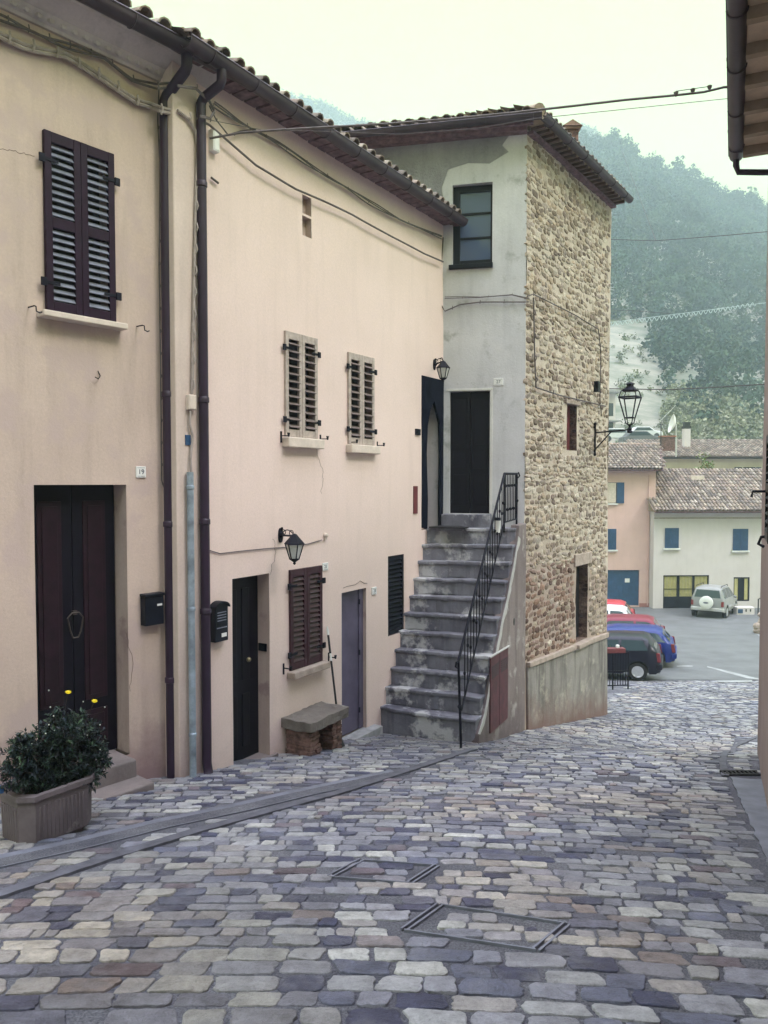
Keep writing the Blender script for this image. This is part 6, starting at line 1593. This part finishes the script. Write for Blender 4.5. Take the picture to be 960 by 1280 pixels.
# satellite dish behind the pink far house
q = Vector(at(839, 529, 50)); mb = MB(); nrm = Vector((-.95, .12, .22)).normalized(); e1 = nrm.cross(Vector((0, 0, 1))).normalized(); e2 = e1.cross(nrm)
R_ = .62
rr_ = [[q + (e1 * math.cos(a) + e2 * math.sin(a)) * R_ * f - nrm * (.28 * (1 - f * f)) for a in [2 * PI * i / 24 for i in range(24)]] for f in (.05, .35, .7, 1.0)]
mb.add([v for r in rr_ for v in r], [(i * 24 + k, i * 24 + (k + 1) % 24, (i + 1) * 24 + (k + 1) % 24, (i + 1) * 24 + k) for i in range(3) for k in range(24)])
sd = thing('satellite_dish', 'white satellite dish seen edge on above the pink far house', 'satellite dish', (q.x, q.y, q.z - 3)); mb.build('dish', MT['white'], sd, smooth=True)
mb = MB(); mb.tube([q - nrm * .3, (q.x + .35, q.y, q.z - 1.0), (q.x + .35, q.y, q.z - 2.2)], .05, 6); mb.tube([q + e2 * -1.0, q + nrm * .7, q + e2 * 1.2], .02, 5); mb.build('mount', MT['chrome'], sd)
# electricity cabinet and gate post by the white house
a_, b_, c_, d_ = FW.rect(921, 759, 943, 759, 770, 771, 2.6); cb = thing('utility_cabinet', 'low white utility cabinet with a blue notice beside the silver car', 'cabinet', (a_, -2.4, c_ - .1), FW)
mb = MB(); mb.box(a_, b_, -2.62, -2.2, c_ - .25, d_); mb.build('body', MT['far_white'], cb, bevel=.02)
mb = MB(); mb.box(a_ + .05, a_ + .32, -2.63, -2.618, d_ - .32, d_ - .10); mb.build('notice', MT['blue_paint'], cb)
mb = MB(); mb.box(b_ - .50, b_ - .44, -2.64, -2.619, d_ - .24, d_ - .10); mb.box(b_ - .26, b_ - .20, -2.64, -2.619, d_ - .24, d_ - .10); mb.build('lock', MT['plastic'], cb)
mb = MB(); p = FW.P(947.5, 772, 2.4); mb.tube([p, (p[0], p[1], p[2] + 1.0), (p[0] + .6, p[1], p[2] + 1.25)], .035, 6); one(mb, 'handrail_post', MT['plastic'], 'dark metal handrail post beside the utility cabinet', 'handrail', fr=FW)
# small young tree between pink gable and cream house
def tree(px, py0, py1, Y, R_, label, cols, n=900, sz=.13, trunk=True, seed=1):
    q0 = at(px, py0, Y); q1 = at(px, py1, Y); rn = random.Random(seed); tr = thing('tree', label, 'tree', q0)
    mb = MB(); c = Vector(q1) * .62 + Vector(q0) * .38; hgt = q1[2] - q0[2]
    mb.tube([q0, (q0[0] + .1, q0[1], q0[2] + hgt * .3), (q0[0], q0[1], q0[2] + hgt * .75)], .08, 6, radii=[.11, .07, .02])
    for k in range(9):
        a = rn.uniform(0, 2 * PI); z = q0[2] + hgt * rn.uniform(.3, .7); mb.tube([(q0[0], q0[1], z), (q0[0] + math.cos(a) * R_ * .7, q0[1] + math.sin(a) * R_ * .7, z + hgt * .2)], .02, 5, radii=[.035, .01])
    mb.build('trunk', MT['rafter'], tr)
    mb = MB()
    cl = [(Vector((c.x + rn.gauss(0, R_ * .45), c.y + rn.gauss(0, R_ * .45), c.z + rn.gauss(0, hgt * .16))), rn.uniform(.25, .45) * R_, rn.choice(cols)) for _ in range(16)]
    for k in range(n):
        cc, rr, col = rn.choice(cl); v = Vector((rn.gauss(0, 1), rn.gauss(0, 1), rn.gauss(0, 1))).normalized() * rr * rn.uniform(.4, 1.1); p = cc + v
        a = Vector((rn.uniform(-1, 1), rn.uniform(-1, 1), rn.uniform(-1, 1))).normalized() * sz * rn.uniform(.5, 1.2); b = a.cross(Vector((rn.uniform(-1, 1), rn.uniform(-1, 1), rn.uniform(-1, 1)))).normalized() * sz * .6
        mb.cc = tuple(x_ * rn.uniform(.75, 1.3) for x_ in col); mb.add([p - a, p + b, p + a, p - b], [(0, 1, 2, 3)])
    mb.build('crown', MT['leaf'], tr)
tree(878, 640, 566, 52, 1.0, 'young light green tree behind the white house roof', [(.12, .17, .05), (.16, .2, .07)], 1100, .10, seed=4)

# ================================================================== HILLS, FOREST
def interp(K, x):
    if x <= K[0][0]: return K[0][1]
    for a, b in zip(K, K[1:]):
        if x <= b[0]:
            t_ = (x - a[0]) / (b[0] - a[0]); t_ = t_ * t_ * (3 - 2 * t_) * .5 + t_ * .5; return a[1] + (b[1] - a[1]) * t_
    return K[-1][1]
# ridge heights in metres against x in metres, at the ridge distance (real terrain)
DA, DB = 330.0, 520.0
def mk(K, D): return [((px - 480) / F * D, (603 - y) / F * D + EYE) for px, y in K]
RA = mk([(-700, 330), (0, 300), (300, 280), (600, 235), (700, 200), (735, 198), (764, 203), (800, 222), (850, 236), (900, 262), (960, 275), (1100, 318), (1600, 380)], DA)
RB = mk([(-900, 260), (0, 170), (200, 128), (330, 132), (380, 138), (405, 143), (440, 163), (470, 172), (600, 190), (690, 172), (725, 172), (745, 180), (775, 215), (850, 300), (1500, 380)], DB)
def nz(x, y, s, seed=0): return mnoise.noise(Vector((x / s, y / s, seed)))
def hA(x, y):
    base = -5.6; s_ = (y - 66) / (DA - 66)
    R = interp(RA, x * DA / max(y, 60) if y < DA else x)
    if s_ <= 0: z = base
    elif s_ <= 1: z = base + (R - base) * (s_ ** 1.12) + (nz(x, y, 60, 1) * 9 + nz(x, y, 24, 2) * 3.5) * min(1, s_ * 3) * (1 - s_ * .8)
    else: z = R - (y - DA) * .55
    return z
def hB(x, y):
    base = 0; s_ = (y - 400) / (DB - 400); R = interp(RB, x * DB / max(y, 300) if y < DB else x)
    if s_ <= 1: z = base + (R - base) * max(0, s_) ** .9 + nz(x, y, 70, 5) * 8 * (1 - max(0, s_) * .8)
    else: z = R - (y - DB) * .5
    return z
def terrain(name, x0, x1, y0, y1, nx, ny, h, m):
    xs = np.linspace(x0, x1, nx); ys = np.linspace(y0, y1, ny); mb = MB()
    mb.add([(x, y, h(x, y)) for y in ys for x in xs], [(j * nx + i, j * nx + i + 1, (j + 1) * nx + i + 1, (j + 1) * nx + i) for j in range(ny - 1) for i in range(nx - 1)])
    return one(mb, name, MT[m], None, None, kind='structure', smooth=True)
terrain('hill', -330, 420, 62, 430, 110, 80, hA, 'terrace')
terrain('far_hill', -410, 580, 396, 640, 90, 30, hB, 'hill')
# terraced bare slope near the houses (pale)
def is_bare(x, y):
    px = x / y * F + 480; z = hA(x, y); py = 603 - (z - EYE) / y * F
    n_ = nz(x, y, 14, 9) * 22
    if 700 < px < 812 + n_ and py > 402 + n_ + max(0, px - 790) * 1.2: return True
    if py > 548 + n_ * .3: return True
    if px > 700 and py > 432 + n_ and px < 770 + (py - 432) * .6 + n_: return True
    if py > 500 + n_ * .4: return px < 850
    return False
def crowns(name, pts, label, cat, seed, quads=80):
    """thousands of trees as one mass of leaf clumps: many small faces through each crown's volume"""
    r = np.random.default_rng(seed); P = np.array([(p[0], p[1], p[2]) for p in pts], dtype=np.float32); R = np.array([p[3] for p in pts], dtype=np.float32); Cc = np.array([p[4] for p in pts], dtype=np.float32)
    n = len(P); q = quads
    d = r.normal(size=(n, q, 3)).astype(np.float32); d /= np.linalg.norm(d, axis=2, keepdims=True); rad = r.uniform(.35, 1.05, (n, q, 1)).astype(np.float32)
    # lumpy crowns: a few lobes each
    lob = r.normal(size=(n, 5, 3)).astype(np.float32); lob /= np.linalg.norm(lob, axis=2, keepdims=True); pick = r.integers(0, 5, (n, q)); L_ = np.take_along_axis(lob, pick[..., None].repeat(3, 2), 1) * .5
    loc = (L_ + d * rad * .62); loc[..., 2] *= 1.15
    ctr = P[:, None, :] + loc * R[:, None, None]
    a = r.normal(size=(n, q, 3)).astype(np.float32); a /= np.linalg.norm(a, axis=2, keepdims=True); b = np.cross(a, r.normal(size=(n, q, 3))).astype(np.float32); b /= np.linalg.norm(b, axis=2, keepdims=True)
    sz = (R[:, None, None] * r.uniform(.08, .19, (n, q, 1))).astype(np.float32)
    v = np.stack([ctr - a * sz, ctr + b * sz, ctr + a * sz, ctr - b * sz], axis=2).reshape(-1, 3)
    me = bpy.data.meshes.new(name); nv = len(v); nf = nv // 4
    me.vertices.add(nv); me.vertices.foreach_set('co', v.ravel()); me.loops.add(nv); me.loops.foreach_set('vertex_index', np.arange(nv, dtype=np.int32)); me.polygons.add(nf); me.polygons.foreach_set('loop_start', np.arange(0, nv, 4, dtype=np.int32)); me.update(calc_edges=True)
    ca = me.color_attributes.new('col', 'FLOAT_COLOR', 'POINT'); cc = np.ones((n, q, 4, 4), dtype=np.float32); cc[..., :3] = (Cc[:, None, None, :] * r.uniform(.88, 1.14, (n, q, 1, 1))); ca.data.foreach_set('color', cc.ravel())
    me.materials.append(MT['forest']); o = bpy.data.objects.new(name, me); COL.objects.link(o); setprops(o, label, cat, None, 'stuff'); return o
rf_ = random.Random(3); ptsA = []; ptsB = []; sh = []
FG = [(.04, .075, .05), (.028, .055, .045), (.055, .09, .055), (.035, .065, .05), (.07, .10, .06), (.022, .042, .04)]
tries = 0
while len(ptsA) < 5200 and tries < 60000:
    tries += 1
    px = rf_.uniform(640, 1120) if rf_.random() < .86 else rf_.uniform(-200, 640); y = 95 + (DA + 8 - 95) * rf_.random() ** .62; x = (px - 480) / F * y
    if is_bare(x, y): continue
    z = hA(x, y); R_ = rf_.uniform(1.6, 3.4) * (.62 + .38 * y / DA); k = nz(x, y, 38, 12)
    c = list(rf_.choice(FG)); c = [q * (1 + .5 * k) for q in c]
    ptsA.append((x, y, z + R_ * rf_.uniform(.5, 1.0), R_, c))
for k in range(260):     # the ragged ridge line
    px = rf_.uniform(700, 1080); x = (px - 480) / F * DA; R_ = rf_.uniform(1.6, 3.6); ptsA.append((x, DA + rf_.uniform(-6, 4), hA(x, DA) + R_ * rf_.uniform(.5, 1.5), R_, rf_.choice(FG)))
while len(ptsB) < 1900:
    px = rf_.uniform(230, 480) if rf_.random() < .55 else rf_.uniform(660, 900); y = DB - 75 * rf_.random() ** 1.6 + 5; x = (px - 480) / F * y
    R_ = rf_.uniform(2.4, 4.4); ptsB.append((x, y, hB(x, y) + R_ * .7, R_, rf_.choice(FG)))
while len(sh) < 900:
    px = rf_.uniform(835, 1060); y = rf_.uniform(74, 135); x = (px - 480) / F * y; z = hA(x, y); py = 603 - (z - EYE) / y * F
    lim = 497 + max(0, (px - 850)) * .32
    if py < lim or py > 580: continue
    R_ = rf_.uniform(.7, 1.7); c = rf_.choice([(.20, .215, .13), (.24, .25, .16), (.16, .18, .11), (.27, .27, .19), (.19, .20, .14)]); sh.append((x, y, z + R_ * .7, R_, c))
for k in range(110):
    px = rf_.uniform(745, 850); y = rf_.uniform(75, 190); x = (px - 480) / F * y; R_ = rf_.uniform(.4, 1.1); sh.append((x, y, hA(x, y) + R_ * .4, R_, rf_.choice([(.12, .15, .08), (.2, .22, .12), (.15, .16, .1)])))
crowns('hill_forest', ptsA, 'dense woodland covering the hazy hillside', 'forest', 1, 110)
crowns('far_hill_forest', ptsB, 'faint woodland on the farthest ridge', 'forest', 2, 60)
crowns('shrubs', sh, 'bare greyish shrubs on the lower slope behind the roofs', 'shrubs', 3, 90)
# parked cars and a pale building on the road above the pink far house (far away)
def tiny_car(px, py, Y, paint, label, yaw=(1, 0)):
    q = at(px, py, Y); fr = Frame(q[0], q[1], *yaw); r = thing('distant_car', label, 'car', (2, 0, q[2]), fr, 'cars parked on the hill road')
    mb = MB(); mb.prism([(0, .35), (.02, .8), (.35, .9), (.8, 1.38), (2.4, 1.38), (3.0, .95), (3.9, .82), (4.0, .35)], 0, 1.65, 'y'); mb.v = [(a, b, c + q[2]) for a, b, c in mb.v]; mb.build('body', paint, r, bevel=.08)
    mb = MB(); mb.prism([(.55, .92), (.88, 1.31), (2.35, 1.31), (2.8, .95)], -.012, .0, 'y'); mb.v = [(a, b, c + q[2]) for a, b, c in mb.v]; mb.build('side_window', MT['glass_car'], r)
    for x in (.8, 3.2):
        mb = MB(); mb.lathe((x, .12, q[2] + .32), [(.18, -.13), (.32, -.12), (.32, .1), (.18, .1)], 14, 'y'); mb.build('wheel', MT['tyre'], r)
tiny_car(779, 556, 76, PB['grey'], 'dark grey car on the hill road above the pink far house'); tiny_car(751, 552, 80, PB['white'], 'white car beside the dark grey one on the hill road'); tiny_car(787, 548, 90, PB['white'], 'small white car behind the dark grey one on the hill road')
fl = far_frame(757, 84, 1, .1); bl = thing('pale_hill_building', 'pale flat roofed building with a balcony half hidden behind the stone tower', 'building', (-4, 0, 3), fl)
zt0, zt1 = fl.pt(764, 492)[1], fl.pt(764, 560)[1]
mb = MB(); mb.box(-9, 1.0, 0, 8, zt1 - 3, zt0); mb.build('wall', MT['far_white'], bl)
for yt, yb in ((504, 520), (528, 540)):
    za, zb2 = fl.pt(764, yt)[1], fl.pt(764, yb)[1]; mb = MB(); mb.box(-.5, .75, -.04, .05, zb2, za); mb.box(-3, -1.2, -.04, .05, zb2, za); mb.build('window', MT['glass'], bl)
mb = MB(); mb.box(-9.2, 1.3, -1.2, 8, zt0 + .002, zt0 + .25); mb.build('roof_slab', MT['concrete'], bl)
mb = MB(); mb.box(-9, 1.2, -1.2, 0, fl.pt(764, 526)[1] - .15, fl.pt(764, 526)[1]); mb.build('balcony', MT['concrete'], bl)
# wooded hill behind the photographer (seen only as a reflection in the tower window)
def hC(x, y): d = (-y - 60); return 1.0 + max(0, min(1, d / 70)) * (max(18, min(66, 45 - .8 * (x + 42))) + nz(x, y, 30, 7) * 4)
terrain('rear_hill', -130, 130, -148, -58, 30, 14, hC, 'hill')
pc = []
for k in range(900):
    x = rf_.uniform(-120, 120); y = rf_.uniform(-146, -70); R_ = rf_.uniform(1.8, 3.6); pc.append((x, y, hC(x, y) + R_ * .6, R_, rf_.choice(FG)))
crowns('rear_forest', pc, 'wood on the slope behind the street', 'forest', 5, 50)

# ================================================================== AIR
m = bpy.data.materials.new('haze_air'); m.use_nodes = True; nt = m.node_tree; nt.nodes.clear()
out_ = nt.nodes.new('ShaderNodeOutputMaterial'); pv = nt.nodes.new('ShaderNodeVolumePrincipled'); pv.inputs['Color'].default_value = (.73, .91, .96, 1); pv.inputs['Density'].default_value = .0013; pv.inputs['Anisotropy'].default_value = .25
nt.links.new(pv.outputs[0], out_.inputs['Volume'])
mb = MB(); mb.box(-425, 605, -155, 695, -8, 300); hz = mb.build('haze', m, None); setprops(hz, 'thin bluish haze filling the valley', 'haze', None, 'stuff')

# ================================================================== LIGHT
SKY_H = (3.8, 4.5, .15); SKY_Z = (31, 31, 38)
w = bpy.data.worlds.new('World'); scene.world = w; w.use_nodes = True; nt = w.node_tree; bg = nt.nodes['Background']
SEL, SAZ = math.radians(48), math.radians(118)      # azimuth clockwise from +Y (the view direction)
sky = nt.nodes.new('ShaderNodeTexSky'); sky.sky_type = 'NISHITA'; sky.sun_disc = False; sky.sun_elevation = SEL; sky.sun_rotation = SAZ; sky.dust_density = 4; sky.air_density = 1.0
# even cloud cover, as overcast skies are: the zenith brighter and cooler than the horizon
tcw = nt.nodes.new('ShaderNodeTexCoord'); sxw = nt.nodes.new('ShaderNodeSeparateXYZ'); nt.links.new(tcw.outputs['Generated'], sxw.inputs[0])
mrw = nt.nodes.new('ShaderNodeMapRange'); mrw.inputs['From Min'].default_value = .55; mrw.inputs['From Max'].default_value = .95; nt.links.new(sxw.outputs[2], mrw.inputs[0])
cloud = mix(nt, SKY_H, SKY_Z, mrw.outputs[0])
mx = nt.nodes.new('ShaderNodeMix'); mx.data_type = 'RGBA'; mx.inputs[0].default_value = .9; nt.links.new(sky.outputs[0], mx.inputs[6]); nt.links.new(cloud, mx.inputs[7])
nt.links.new(mx.outputs[2], bg.inputs[0]); bg.inputs[1].default_value = .10
sd_ = bpy.data.lights.new('sun', 'SUN'); sd_.energy = 1.1; sd_.angle = math.radians(14); sd_.color = (1, .95, .86)
so = bpy.data.objects.new('sun', sd_); COL.objects.link(so)
dirv = Vector((math.sin(SAZ) * math.cos(SEL), math.cos(SAZ) * math.cos(SEL), math.sin(SEL))); so.rotation_euler = dirv.to_track_quat('Z', 'Y').to_euler(); so.location = (0, 0, 20)
vs_ = scene.view_settings; vs_.view_transform = 'Standard'; vs_.look = 'None'; vs_.gamma = 1; vs_.exposure = 1.14
scene.render.engine = 'CYCLES'; scene.cycles.max_bounces = 8; scene.cycles.volume_bounces = 2; scene.cycles.diffuse_bounces = 4
